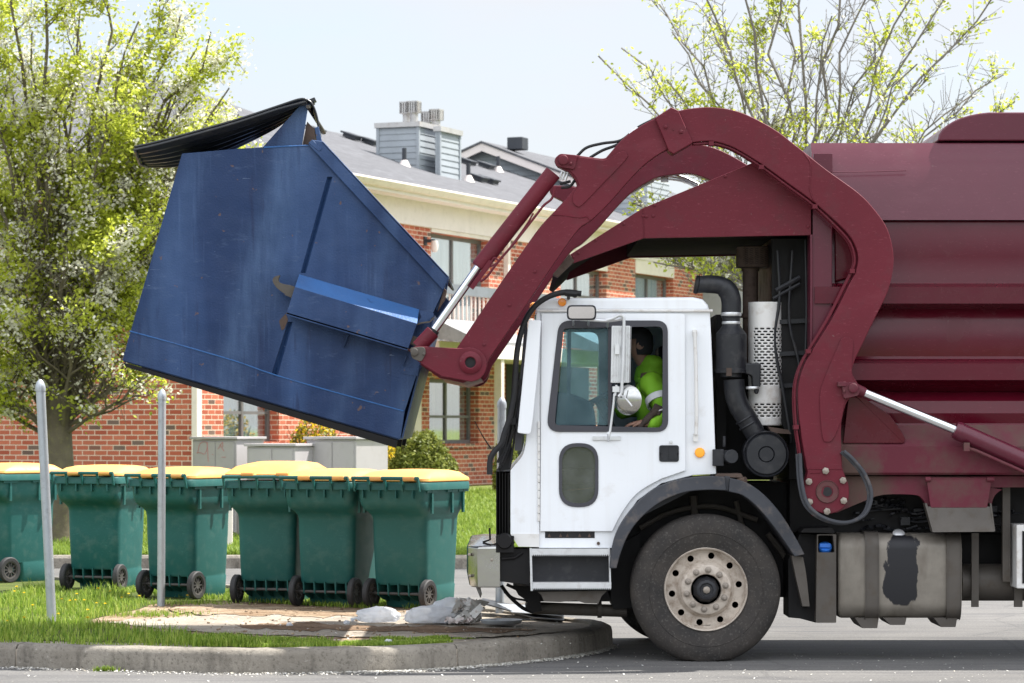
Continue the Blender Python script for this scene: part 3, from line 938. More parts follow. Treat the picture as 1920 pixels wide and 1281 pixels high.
# ------------------------------------------------------------------ trees
def tree(name, label, base, fork_h, r0, targets, leaf_n, blossom_f, leaf_s, mat_bark, seed, sec=(7, 10), tw=(4, 7), sec_len=1.0, leaf_keep=1.0, clump=.07, cat='tree', lean=(0, 0), upb=0.0):
    rs = random.Random(seed); rg = np.random.default_rng(seed)
    base = Vector(base)
    root = empty(name, base, label, cat)
    fork = base + Vector((lean[0], lean[1], fork_h))
    mb = MB()
    pth = [base + Vector((0, 0, -.1)), base + Vector((lean[0] * .1, 0, .12)), base.lerp(fork, .4) + Vector((.03, 0, 0)), base.lerp(fork, .8), fork + Vector((0, 0, .25))]
    mb.tube(crv(pth, 4), [r0 * (1.45 if i < 2 else 1.15 - .2 * i / 16) for i in range(17)], 14)
    tips = []
    def limb(a, b_, ra, rb, up, n=7, wob=.05):
        L = (b_ - a).length
        c = a + Vector(((b_ - a).x * up[0], (b_ - a).y * up[0], (b_ - a).z * up[1]))
        ps = []
        for i in range(n + 1):
            t = i / n
            p = a * (1 - t) ** 2 + c * 2 * t * (1 - t) + b_ * t * t
            if 0 < i < n: p = p + Vector((rs.gauss(0, 1), rs.gauss(0, 1), rs.gauss(0, .6))) * wob * L * .25
            ps.append(p)
        mb.tube(ps, [ra + (rb - ra) * (i / n) ** .8 for i in range(n + 1)], 7 if ra > .03 else 5 if ra > .012 else 4)
        return ps
    for tg, rl_ in targets:
        tg = Vector(tg)
        st = fork + Vector((rs.uniform(-.1, .1), rs.uniform(-.1, .1), rs.uniform(-.35, .15)))
        if rl_ < 0:
            st = base.lerp(fork, .8)
        main = limb(st, tg, abs(rl_), .010, (.42, .62) if rl_ > 0 else (.5, .35), 9, .05)
        for k in range(rs.randint(*sec)):
            u = .25 + .75 * (k + rs.random()) / sec[1]; u = min(u, .98)
            i = int(u * 9); p = main[i].lerp(main[i + 1], u * 9 - i)
            d = (main[i + 1] - main[i]).normalized()
            az = rs.uniform(0, 6.28)
            o_ = Vector((math.cos(az), math.sin(az), rs.uniform(-.1, .5) + upb))
            L = sec_len * (1.15 - .75 * u) * rs.uniform(.6, 1.15)
            e = p + (d * .75 + o_ * .85).normalized() * L
            rr = (.017 if upb == 0 else .009) * (1.2 - u) + .004
            s2 = limb(p, e, rr, .004, (.55, .4), 4, .06)
            for j in range(rs.randint(*tw)):
                v = rs.uniform(.15, 1); i2 = min(3, int(v * 4)); p2 = s2[i2].lerp(s2[i2 + 1], v * 4 - i2)
                d2 = (s2[i2 + 1] - s2[i2]).normalized()
                o2 = Vector((rs.gauss(0, 1), rs.gauss(0, 1), rs.gauss(.35, .8))).normalized()
                e2 = p2 + (d2 * .6 + o2 * .8).normalized() * rs.uniform(.12, .36)
                limb(p2, e2, .0055, .0028, (.5, .5), 2, .05)
                tips.append((p2, e2))
            tips.append((s2[2], s2[4]))
        tips.append((main[8], main[9]))
    mb.build('trunk', mat_bark, root, ang=60)
    pts = []
    for a, b_ in tips:
        if rs.random() > leaf_keep: continue
        q = pnoise((a + b_) * .55 + Vector((seed, 0, 0)))
        k = max(0, int(leaf_n * (.55 + 1.3 * max(-.4, q)) * rs.uniform(.5, 1.5)))
        for _ in range(k):
            t = rs.random() ** .6
            pts.append(tuple(a.lerp(b_, t)))
    pts = np.array(pts); n = len(pts)
    pts = pts + rg.normal(0, clump, (n, 3))
    bl = np.array([pnoise(Vector(p) * 3.4 + Vector((0, 7 + seed, 0))) for p in pts]) + rg.uniform(-.16, .16, n) > (1 - 2 * blossom_f) * .5
    nrm = rg.normal(0, 1, (n, 3)); nrm[:, 2] = np.abs(nrm[:, 2]) + .3; nrm /= np.linalg.norm(nrm, axis=1)[:, None]
    t = np.cross(nrm, rg.normal(0, 1, (n, 3))); t /= np.linalg.norm(t, axis=1)[:, None]
    b2 = np.cross(nrm, t)
    s = leaf_s * rg.uniform(.6, 1.25, n) * np.where(bl, .72, 1)
    V = np.zeros((n, 6, 3))
    wd = np.where(bl, .85, .55)
    for q, (u, w, z) in enumerate(((-1, 0, 0), (-.25, -1, .25), (.45, -.75, .2), (1, 0, -.15), (.45, .75, .2), (-.25, 1, .25))):
        V[:, q] = pts + t * (u * s)[:, None] + b2 * (w * s * wd)[:, None] + nrm * (z * s * (.6))[:, None]
    idx = np.arange(n)[:, None] * 6
    f = np.concatenate([idx + np.array([[0, 1, 2, 3]]), idx + np.array([[0, 3, 4, 5]])])
    fast_mesh('crown', V.reshape(-1, 3), f, [M['leaf'], M['blossom']], root, np.concatenate([bl, bl]).astype(int))
    return root

TY = 38.0
tg = []
for (px, py) in ((-160, 330), (-120, 120), (-70, -40), (0, -150), (70, -190), (150, -170), (230, -90), (300, -10), (370, 90), (420, 190), (455, 270), (400, 330), (330, 420), (-40, 250), (60, 60), (150, 20), (220, 130), (280, 250), (-100, 480), (-60, 620), (250, 520), (110, 200), (20, 380), (180, 330), (330, 180), (260, 40), (340, 20), (390, 130), (430, 230), (350, 250), (300, 140), (200, 210), (60, 180), (-30, 130), (100, 320), (240, 330), (320, 330), (380, 250), (150, 100), (0, 0), (448, 215), (430, 165), (450, 300), (395, 60)):
    dy = rng.uniform(-1.5, 1.5) * (1 - abs(px - 120) / 520)
    tg.append((P(px, py, TY + dy), .05 if py < 300 else .04))
for (px, py) in ((-150, 680), (285, 700), (200, 660), (30, 600), (255, 620), (-40, 690), (90, 690), (300, 590), (180, 700), (-100, 600)): tg.append((P(px, py, TY + rng.uniform(-1, .6)), -.035))
for (px, py) in ((60, 600), (150, 560), (120, 480), (230, 420), (10, 480)): tg.append((P(px, py, TY - rng.uniform(.8, 1.6)), .035))
tb = P(108, 1000, TY); tb.z = lawn_z(TY)
tree('pear_tree', 'leafy pear tree in white blossom with mossy trunk in front of the brick end wall', tb, ZP(770, TY) - tb.z, .19, tg, 43, .40, .033, M['bark_moss'], 3, sec=(10, 13), tw=(6, 9), sec_len=1.0, leaf_keep=.9, clump=.085)
TY2 = 36.5
tg = []
for (px, py, r_) in ((1122, 105, .03), (1165, 90, .03), (1215, -20, .04), (1290, -90, .045), (1370, -130, .05), (1440, -200, .05), (1530, -220, .05), (1600, -160, .055), (1660, -90, .045), (1735, -70, .045), (1790, -30, .045), (1865, -10, .045), (1882, 140, .035), (1903, 190, .03), (1330, 40, .04), (1250, 150, .03), (1560, 30, .045), (1480, -60, .045), (1720, 120, .035), (1420, 60, .04), (1640, 60, .04), (1260, 60, .03), (1820, 180, .03)):
    tg.append((P(px, py, TY2 + rng.uniform(-1.3, 1.3)), r_ * .58))
for (px, py) in ((1178, 378), (1200, 430), (1225, 492), (1330, 505), (1275, 500), (1380, 490), (1437, 530), (1310, 330), (1345, 320), (1300, 540)): tg.append((P(px, py, TY2 + rng.uniform(-.6, .6)), .022))
tb = P(1490, 1000, TY2); tb.z = lawn_z(TY2)
tree('pear_tree', 'sparse pear tree with bare upright twigs and few young leaves above the truck', tb, ZP(560, TY2) - tb.z, .17, tg, 11, .22, .032, M['bark'], 8, sec=(11, 14), tw=(5, 8), sec_len=.8, leaf_keep=.66, clump=.04, upb=.55)

def bush(name, label, c, rx, rz, n, mats, seed, cat='bush', parts=('foliage', 'stem'), bloom=0.0, s0=.03, up=.5):
    rg = np.random.default_rng(seed)
    c = Vector(c)
    root = empty(name, c, label, cat)
    d = rg.normal(0, 1, (n, 3)); d[:, 2] = np.abs(d[:, 2]) * 1.0 - .15; d /= np.linalg.norm(d, axis=1)[:, None]
    rad = .72 + .28 * rg.uniform(0, 1, n) ** .5
    lump = np.array([1 + .13 * pnoise(Vector(q) * 3.0 + Vector((seed, 0, 0))) + .07 * pnoise(Vector(q) * 8) for q in d])
    pts = np.array(c) + d * (rad * lump)[:, None] * np.array([rx, rx, rz])
    pts[:, 2] = np.maximum(pts[:, 2], c.z + .01)
    nrm = d + rg.normal(0, .7, (n, 3)); nrm /= np.linalg.norm(nrm, axis=1)[:, None]
    t = np.cross(nrm, rg.normal(0, 1, (n, 3))); t /= np.linalg.norm(t, axis=1)[:, None]
    b2 = np.cross(nrm, t); s = s0 * rg.uniform(.6, 1.3, n)
    V = np.zeros((n, 4, 3))
    for q, (u, w) in enumerate(((-1, 0), (0, -.5), (1, 0), (0, .5))): V[:, q] = pts + t * (u * s)[:, None] + b2 * (w * s)[:, None]
    fast_mesh(parts[0], V.reshape(-1, 3), np.arange(n * 4).reshape(n, 4), mats, root, (rg.uniform(0, 1, n) < bloom).astype(int))
    mb = MB(); rs = random.Random(seed)
    for k in range(60):
        a = rs.uniform(0, 6.28); e = c + Vector((math.cos(a) * rx * rs.uniform(.2, .9), math.sin(a) * rx * rs.uniform(.2, .9), rz * rs.uniform(.3, .85)))
        mb.tube([c + Vector((rs.uniform(-.1, .1), rs.uniform(-.1, .1), -.05)), c.lerp(e, .5) + Vector((0, 0, .05)), e], [.014, .01, .004], 4)
    mb.build(parts[1], M['shrub_twig'], root)
    return root
BYY = 47.0
b0 = Vector((XP(792, BYY), BYY, lawn_z(BYY)))
bush('clipped_shrub', 'rounded clipped green shrub on the lawn beside the brick wall', b0, .62, 1.12, 16000, [M['shrub']], 5, s0=.034)
b1 = Vector((XP(712, 48.2), 48.2, lawn_z(48.2)))
bush('forsythia', 'yellow flowering bush half hidden behind the grey cabinets', b1, .34, 1.25, 4200, [M['shrub'], M['yellow_bloom']], 6, bloom=.6, s0=.03)
b2_ = Vector((XP(950, 50), 50, lawn_z(50)))
bush('small_shrub', 'small bright green shrub seen behind the truck front hose', b2_, .26, 1.0, 3000, [M['shrub']], 7, s0=.03)
b3 = Vector((XP(590, 48.6), 48.6, lawn_z(48.6)))
bush('low_shrub', 'yellow green shrub top peeping out under the tilted dumpster', b3, .55, 1.42, 3500, [M['shrub'], M['yellow_bloom']], 9, bloom=.35, s0=.035)

# ------------------------------------------------------------------ grey cabinets, posts
def cabinet(pxl, pxr, pyt, Y, ang, label, graffiti=False, depth=.62):
    w = (pxr - pxl) / F * Y / math.cos(ang)
    zt = ZP(pyt, Y); zb = lawn_z(Y)
    root = empty('utility_cabinet', Vector((XP(pxl, Y), Y, zb)), label, 'cabinet', 'grey metal cabinets on the far lawn', rz=-ang)
    h = zt - zb
    MB().bx((0, 0, 0), (w, depth, h - .03)).build('body', M['cabinet'], root, local=True, bevel=.008)
    MB().prism([Vector((-.03, -.04, h - .027)), Vector((w + .03, -.04, h - .027)), Vector((w + .03, depth + .03, h - .027)), Vector((-.03, depth + .03, h - .027))], (0, 0, .035)).build('lid', M['cabinet'], root, local=True, bevel=.006)
    d = MB().bx((.03, -.012, .06), (w * .52, -.002, h - .06)).bx((w * .54, -.012, .06), (w - .03, -.002, h - .06)).build('door', M['cabinet'], root, local=True, bevel=.004)
    MB().bx((w * .48, -.04, h * .5), (w * .51, -.013, h * .62)).lathe([(0, 0), (.025, 0), (.025, .02), (0, .02)], (w * .9, -.035, h * .55), (0, 1, 0), 12).build('handle', M['vent'], d, local=True)
    if graffiti:
        def gp(px, py): return Vector(((px - pxl) / (pxr - pxl) * w, -.0145, ZP(py, Y) - zb))
        for st in ([(372, 850), (377, 832), (388, 829), (391, 838), (386, 851), (378, 849), (370, 849)], [(391, 829), (392, 848), (393, 866)], [(412, 842), (417, 834), (421, 829), (421, 838)], [(416, 834), (424, 846)], [(400, 852), (403, 852)], [(419, 857), (427, 857)]):
            MB().tube([gp(*q) for q in crv(st, 4)], .004, 5).build('graffiti', M['graffiti'], d, local=True)
    return root
cabinet(361, 447, 820, 39.2, R(24), 'grey metal cabinet with red graffiti scrawl, beside the white downspout', True, .75)
cabinet(463, 556, 833, 38.6, R(22), 'lowest grey metal cabinet, between two taller ones', False, .6)
cabinet(575, 671, 820, 38.9, R(33), 'grey metal cabinet with sunlit side next to the yellow bush', False, .72)

def post(pxb, pyb, pxt, pyt, r, label, z=ZI):
    b_ = G(pxb, pyb, z); t = P(pxt, pyt, b_.y)
    root = empty('steel_post', b_, label, 'post', 'galvanised posts on the island')
    d = (t - b_).normalized(); L = (t - b_).length
    MB().lathe([(r, -.1), (r, L - .085)], b_, d, 22).build('shaft', M['galv'], root)
    MB().lathe([(r * 1.10, L - .095), (r * 1.13, L - .07), (r * 1.02, L - .045), (r * .7, L - .02), (r * .25, L - .003), (0.001, L)], b_, d, 22).build('cap', M['galv'], root)
post(97, 1163, 75, 711, .037, 'leaning galvanised steel post in the grass, nearest the left edge')
post(302, 1131, 304, 729, .034, 'upright galvanised steel post in front of the green bins')
post(937, 1146, 941, 744, .036, 'galvanised steel post half hidden behind the truck bumper')
wp = G(431, 1029, .15)
root = empty('marker_post', wp, 'short white post at the far kerb seen between two bins', 'post')
MB().bx(wp + Vector((-.033, -.033, -.05)), wp + Vector((.033, .033, .78))).build('shaft', M['white_trim'], root, bevel=.004)
MB().bx(wp + Vector((-.038, -.038, .783)), wp + Vector((.038, .038, .80))).build('cap', M['vent'], root)

# ------------------------------------------------------------------ wheeled bins
def rrect(w, y0, y1, z, r, n=5):
    x0, x1 = -w / 2, w / 2; out = []
    for cx, cy, a0 in ((x1 - r, y1 - r, 0), (x0 + r, y1 - r, 90), (x0 + r, y0 + r, 180), (x1 - r, y0 + r, 270)):
        for k in range(n + 1):
            a = R(a0 + 90 * k / n); out.append(Vector((cx + r * math.cos(a), cy + r * math.sin(a), z)))
    return out
def make_bin(root):
    secs = [rrect(.47, -.05, .30, .0, .03), rrect(.49, -.06, .315, .04, .04), rrect(.505, -.085, .33, .19, .05), rrect(.50, -.235, .33, .197, .06), rrect(.505, -.25, .335, .22, .07), rrect(.53, -.265, .355, .55, .075), rrect(.54, -.27, .362, .735, .08),
            rrect(.548, -.278, .365, .77, .08), rrect(.572, -.31, .371, .80, .08), rrect(.605, -.365, .38, .83, .08), rrect(.622, -.398, .39, .865, .075), rrect(.628, -.412, .395, .90, .07), rrect(.645, -.42, .405, 1.0, .07)]
    body = MB().loft(secs).build('body', M['green_plastic'], root, local=True, ang=42)
    rim = MB().loft([rrect(.655, -.425, .41, .995, .07), rrect(.70, -.455, .44, .998, .085), rrect(.70, -.455, .44, 1.052, .085), rrect(.69, -.45, .435, 1.06, .085), rrect(.60, -.40, .38, 1.06, .06)])
    for x in (-.24, -.08, .08, .24):   # stiffening ribs under the rim
        rim.bx((x - .006, -.448, .93), (x + .006, -.40, 1.0))
    for y in (-.26, .10, .30):
        rim.bx((.318, y - .012, .80), (.338, y + .012, .995)); rim.bx((.318, y - .09, .975), (.336, y + .09, .996))
        rim.bx((-.338, y - .012, .80), (-.318, y + .012, .995))
    rim.build('rim', M['green_plastic'], root, local=True, ang=42)
    ld = MB().loft([rrect(.685, -.40, .43, 1.064, .08), rrect(.70, -.415, .445, 1.072, .085), rrect(.695, -.41, .44, 1.092, .085), rrect(.655, -.36, .405, 1.112, .09), rrect(.60, -.28, .36, 1.142, .1), rrect(.46, -.18, .28, 1.160, .1), rrect(.2, -.06, .16, 1.166, .05)])
    lid = ld.build('lid', M['yellow_plastic'], root, local=True, ang=40)
    for x in (-.085, .235):
        lg = MB().bx((x - .055, -.485, 1.078), (x + .055, -.40, 1.096)).cyl((x - .056, -.488, 1.096), (x + .056, -.488, 1.096), .021, seg=12)
        lg.build('hinge', M['yellow_plastic'], lid, local=True, bevel=.006)
    hb = MB().cyl((-.32, -.488, 1.096), (.32, -.488, 1.096), .016, seg=12)
    for x in (-.31, -.165, -.005, .155, .315):
        hb.prism([Vector((x - .008, -.503, 1.105)), Vector((x - .008, -.47, 1.105)), Vector((x - .008, -.45, .985)), Vector((x - .008, -.462, .985))], (.016, 0, 0))
    hb.build('handle', M['green_plastic'], root, local=True)
    ax = MB().cyl((-.285, -.235, .125), (.285, -.235, .125), .012, seg=10)
    ax.build('axle', M['bin_hub'], root, local=True)
    rb = MB()
    for x in (-.2, -.1, 0, .1, .2): rb.prism([Vector((x - .006, -.262, .21)), Vector((x - .006, -.06, .21)), Vector((x - .006, -.06, .05)), Vector((x - .006, -.16, .07)), Vector((x - .006, -.25, .11))], (.012, 0, 0))
    rb.build('axle_bracket', M['green_plastic'], root, local=True)
    for sx in (-1, 1):
        c = Vector((sx * .275, -.235, .125))
        w = MB().lathe([(.085, -.026), (.116, -.027), (.125, -.018), (.125, .018), (.116, .027), (.085, .026)], c, (1, 0, 0), 30, closed=True).build('wheel', M['tyre_small'], root, local=True)
        hu = MB().lathe([(.0, .012), (.03, .016), (.03, -.016), (0, -.012)], c, (1, 0, 0), 18).lathe([(.074, -.02), (.0845, -.022), (.0845, .022), (.074, .02)], c, (1, 0, 0), 26, closed=True)
        for k in range(10):
            a = 2 * math.pi * k / 10; hu.bar(c + Vector((0, math.cos(a) * .028, math.sin(a) * .028)), c + Vector((0, math.cos(a) * .076, math.sin(a) * .076)), .03, .009, up=(1, 0, 0))
        hu.build('hub', M['bin_hub'], w, local=True)
bins = [  # mid px, base Y, angle, label
    (774, 25.15, 27, 'green wheeled bin with yellow lid nearest the truck, its right side fully sunlit'),
    (632, 25.45, 21, 'second green wheeled bin from the truck, half behind the nearest one'),
    (517, 25.85, 15, 'green wheeled bin whose yellow lid bulges highest, in the middle of the row'),
    (347, 26.6, 27, 'green wheeled bin standing directly behind the upright steel post'),
    (196, 27.9, 18, 'green wheeled bin with small white lettering high on its side, before the tree trunk'),
    (20, 29.4, 42, 'green wheeled bin cut off by the left edge, behind the leaning post'),
]
proto = None
for i, (mp, Y, an, lb) in enumerate(bins):
    if proto is None:
        rt = empty('wheeled_bin', (0, 0, 0), lb, 'bin', 'green wheeled bins with yellow lids in a row')
        make_bin(rt); proto = rt
    else:
        rt = copy_tree(proto); rt['label'] = lb
    rt.scale = (1, 1, 1.015); rt.location = (XP(mp, Y), Y, ZI - .022); rt.rotation_euler = (0, 0, -R(an))
    if i == 2:
        for ch in rt.children:
            if ch.name.startswith('lid'): ch.rotation_euler = (R(3), 0, 0); ch.location = (0, .06, .05)
    if i == 4:
        tx = MB()
        for row, z in ((0, .93), (1, .865)):
            for k in range(5):
                y0 = .0 + k * .034
                for q in range(2): tx.bx((.318, y0 + q * .014, z - .018), (.3235, y0 + q * .014 + .007, z + .02))
                tx.bx((.318, y0, z + (.012 if (k + row) % 2 else -.018)), (.3232, y0 + .021, z + (.02 if (k + row) % 2 else -.01)))
        tx.build('lettering', M['bin_text'], rt, local=True)
# ------------------------------------------------------------------ vehicle materials
def maroon(name, col, stain=None, **k):
    return paint(name, col, **k)
M['maroon'] = paint('maroon_paint', (.092, .009, .024), .34, spec=.35, var=.10, dirt=(.09, .045, .045), damt=.2, dpos=(.55, .8), ns=1.2, bump=.03, bs=40, coat=.25, scr=.25)
M['maroon_arm'] = paint('maroon_arm_paint', (.115, .0105, .021), .52, var=.16, spec=.25, dirt=(.075, .045, .045), damt=.35, ns=1.6, bump=.05, bs=50, scr=.3)
M['maroon_gloss'] = paint('maroon_gloss', (.078, .0036, .0115), .20, spec=.3, var=.12, dirt=(.06, .025, .025), damt=.2, ns=.9, bump=.06, bs=3, coat=0, scr=.2)
M['maroon_dirty'] = paint('maroon_grimy', (.105, .014, .027), .55, spec=.3, var=.2, dirt=(.10, .085, .065), damt=.72, dpos=(.47, .62), ns=.5, bump=.05)
M['dark_under'] = paint('black_steel_and_shade', (.007, .0065, .007), .6, spec=.25, var=.3, dirt=(.03, .025, .022), damt=.3, ns=3, bump=.05)  # black chassis steel; also the shade painted on the hopper front
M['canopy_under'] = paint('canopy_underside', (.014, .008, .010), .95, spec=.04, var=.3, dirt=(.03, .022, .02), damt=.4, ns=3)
M['white'] = paint('white_cab_paint', (.78, .80, .83), .38, var=.03, streak=.16, dirt=(.44, .38, .31), damt=.38, dpos=(.58, .82), ns=1.7, bump=.02, bs=30, coat=.2)
M['white_dirty'] = paint('soiled_white', (.70, .69, .67), .5, var=.06, dirt=(.34, .26, .19), damt=.55, ns=2.5, bump=.03)
M['gasket'] = paint('rubber_gasket', (.045, .045, .055), .6, var=.15, damt=.15)
M['rubber'] = paint('black_rubber', (.014, .014, .016), .5, spec=.3, var=.2, damt=.2)
M['fender'] = paint('fender_rubber', (.05, .053, .062), .6, spec=.3, var=.25, dirt=(.22, .18, .15), damt=.45, ns=3, bump=.05)
M['chrome'] = paint('chrome', (.44, .44, .42), .17, metal=1, var=.08, dirt=(.2, .17, .14), damt=.25, bump=.35, bs=3)
M['rod'] = paint('polished_rod', (.70, .72, .76), .16, metal=1, var=.04, damt=.05, bump=0)
M['alu'] = paint('dull_aluminium', (.66, .67, .68), .42, metal=.75, var=.1, dirt=(.25, .2, .16), damt=.3, ns=5)
M['steel_dirty'] = paint('dirty_steel', (.085, .074, .063), .6, metal=.2, var=.2, dirt=(.10, .08, .06), damt=.6, ns=3, bump=.06)
M['plastic_black'] = paint('black_plastic', (.017, .018, .022), .42, spec=.35, var=.2, dirt=(.10, .095, .09), damt=.3, ns=4)
M['rust'] = paint('rusty_steel', (.085, .055, .042), .75, var=.35, dirt=(.05, .035, .03), damt=.7, ns=5, bump=.1)
M['amber'] = paint('amber_lens', (.85, .26, .01), .2, var=.05, damt=.05, coat=.6)
m_, nt_, b_, _ = newmat('amber_lamp_on'); b_.inputs['Base Color'].default_value = (.9, .35, .02, 1)
b_.inputs['Emission Color'].default_value = (1, .45, .06, 1); b_.inputs['Emission Strength'].default_value = .08
M['amber_on'] = m_
M['mirror'] = paint('mirror_glass', (.85, .86, .88), .04, metal=1, var=.02, damt=.03, bump=0)
M['cab_glass'] = glass_mat('tinted_cab_glass', (.56, .78, .84), .15, .30)
M['low_glass'] = glass_mat('dusty_lower_glass', (.55, .56, .56), .32, .34, (.30, .32, .32))
M['interior'] = paint('cab_interior', (.028, .03, .036), .7, var=.2, damt=.1)
M['dash'] = paint('dashboard', (.05, .07, .085), .6, var=.15, damt=.1)
M['tank'] = None
M['blue_cap'] = paint('blue_cap', (.02, .16, .62), .4, damt=.1)
M['wheel_rim'] = paint('painted_wheel', (.52, .455, .385), .5, var=.14, dirt=(.18, .125, .085), damt=.75, dpos=(.45, .7), ns=5, bump=.05)
M['nut'] = paint('wheel_nut', (.30, .26, .22), .5, metal=.4, damt=.5, ns=9)

def tyre_mat():
    m, nt, b, _ = newmat('truck_tyre')
    v = coords(nt)
    n = noise(nt, v, 5, 6); n2 = noise(nt, v, 60, 3)
    c = mixc(nt, ramp(nt, n, [(.35, 0), (.7, .8)]), (.028, .026, .025), (.062, .053, .046))
    c = mixc(nt, ramp(nt, n2, [(.55, 0), (.7, .4)]), c, (.13, .12, .11))
    nt.links.new(c, b.inputs['Base Color']); b.inputs['Roughness'].default_value = .78; b.inputs['Specular IOR Level'].default_value = .25
    bn = nd(nt, 'ShaderNodeBump', {'Height': n2, 'Strength': .25, 'Distance': .004})
    nt.links.new(bn.outputs[0], b.inputs['Normal'])
    return m
M['tyre'] = tyre_mat()

def tank_mat(cx, cz):
    """dull aluminium tank with a dark fuel stain running down from the filler"""
    m, nt, b, _ = newmat('fuel_tank_metal')
    v = coords(nt)
    n = noise(nt, v, 4, 7, .65); nx = noise(nt, coords(nt, (1, 1, .4)), 9, 5)
    sp = nd(nt, 'ShaderNodeSeparateXYZ', {0: v})
    c = mixc(nt, ramp(nt, n, [(.3, 0), (.7, 1)]), (.155, .138, .115), (.25, .225, .19))
    c = mixc(nt, ramp(nt, nx, [(.5, 0), (.75, .55)]), c, (.10, .08, .062))
    dx = math_(nt, 'ADD', math_(nt, 'SUBTRACT', sp.outputs[0], cx), math_(nt, 'MULTIPLY', math_(nt, 'SUBTRACT', nx, .5), .30))
    dz = math_(nt, 'SUBTRACT', sp.outputs[2], cz)
    ex = math_(nt, 'POWER', math_(nt, 'DIVIDE', math_(nt, 'ABSOLUTE', dx), .145), 2.2)
    ez = math_(nt, 'POWER', math_(nt, 'DIVIDE', math_(nt, 'ABSOLUTE', dz), .27), 3.0)
    d = math_(nt, 'ADD', ex, ez)
    st = ramp(nt, d, [(.82, 1), (.95, 0)])
    c = mixc(nt, st, c, (.014, .014, .017))
    nt.links.new(c, b.inputs['Base Color'])
    b.inputs['Metallic'].default_value = .35
    nt.links.new(math_(nt, 'MULTIPLY_ADD', n, .3, .34), b.inputs['Roughness'])
    bn = nd(nt, 'ShaderNodeBump', {'Height': noise(nt, v, 30, 4), 'Strength': .06, 'Distance': .01})
    nt.links.new(bn.outputs[0], b.inputs['Normal'])
    return m

def blue_mat(name, col, rough=.4, bands=()):
    m, nt, b, _ = newmat(name)
    rot = (0, -R(15.8), 0)
    v = coords(nt, rot=rot)
    n1 = noise(nt, v, 1.6, 6, .6)
    c = mixc(nt, ramp(nt, n1, [(.3, 0), (.7, 1)]), [q * .86 for q in col], [q * 1.1 for q in col])
    s1 = noise(nt, coords(nt, (1.1, 1.1, .12), rot), 1.7, 4, .5)
    c = mixc(nt, ramp(nt, s1, [(.48, 0), (.68, .75)]), c, (.04, .085, .20))
    sx_ = nd(nt, 'ShaderNodeSeparateXYZ', {0: v}).outputs[0]
    wob = noise(nt, coords(nt, (3, 3, .5), rot), 2.0, 5, .6)
    grain = noise(nt, coords(nt, (9, 9, 1.2), rot), 3.0, 6, .65)
    for cx_, wd_, am_ in bands:
        q_ = math_(nt, 'ABSOLUTE', math_(nt, 'ADD', math_(nt, 'SUBTRACT', sx_, cx_), math_(nt, 'MULTIPLY', math_(nt, 'SUBTRACT', wob, .5), wd_ * 1.1)))
        bf = math_(nt, 'MULTIPLY', ramp(nt, math_(nt, 'DIVIDE', q_, wd_), [(.1, am_), (1, 0)]), ramp(nt, grain, [(.25, .25), (.7, 1)]))
        c = mixc(nt, bf, c, (.085, .15, .28))
    s2 = noise(nt, coords(nt, (14, 14, .8), rot), 1.5, 5, .6)
    c = mixc(nt, ramp(nt, s2, [(.60, 0), (.74, .28)]), c, (.075, .13, .26))
    s3 = noise(nt, coords(nt, (10, 10, .9), rot, loc=(3, 0, 5)), 1.4, 4, .6)
    c = mixc(nt, ramp(nt, s3, [(.63, 0), (.72, .6)]), c, (.008, .017, .06))
    sc_ = noise(nt, coords(nt, (2.2, 2.2, 16), (0, R(28), 0)), 5, 2, .4, 1.0)
    c = mixc(nt, ramp(nt, sc_, [(.765, 0), (.78, .4)]), c, (.22, .29, .42))
    sp = noise(nt, v, 17, 2, .5)
    c = mixc(nt, ramp(nt, sp, [(.73, 0), (.76, .7)]), c, (.12, .07, .05))
    scf = noise(nt, coords(nt, (1.5, 1.5, 5), (0, R(-12), 0)), 3.2, 6, .7)
    c = mixc(nt, ramp(nt, scf, [(.60, 0), (.70, .4)]), c, (.07, .11, .20))
    nt.links.new(c, b.inputs['Base Color'])
    b.inputs['Specular IOR Level'].default_value = .3
    nt.links.new(math_(nt, 'MULTIPLY_ADD', n1, .25, rough - .05), b.inputs['Roughness'])
    bn = nd(nt, 'ShaderNodeBump', {'Height': math_(nt, 'ADD', noise(nt, v, 1.3, 3), math_(nt, 'MULTIPLY', noise(nt, v, 70, 3), .04)), 'Strength': .75, 'Distance': .08})
    nt.links.new(bn.outputs[0], b.inputs['Normal'])
    return m
M['blue_light'] = blue_mat('sunlit_and_weld_blue', (.035, .115, .30))  # lighter blue: sunlight painted into the pocket top, also the weld seams
M['lid_black'] = paint('black_lid', (.020, .022, .026), .34, var=.2, dirt=(.07, .065, .06), damt=.3, ns=4)

# ------------------------------------------------------------------ garbage truck
YA, YS, YC = 20.84, 21.05, 21.08       # arm face, body side, cab side
YM = 22.25                             # centre line
def far(y0, th=0): return 2 * YM - y0 - th
truck = empty('garbage_truck', Vector((XP(1324, YC), YM, 0)), 'maroon front loader garbage truck with white cab lifting the blue dumpster over the kerb', 'truck')
def T(mb, name, mat, parent=None, **k): return mb.build(name, M[mat] if isinstance(mat, str) else mat, parent or truck, **k)
def bolt(mb, px, py, Y, r=.012, h=.012):
    c = P(px, py, Y); mb.lathe([(r, 0), (r, -h), (r * .4, -h * 1.35), (0, -h * 1.35)], c, (0, 1, 0), 6); return mb

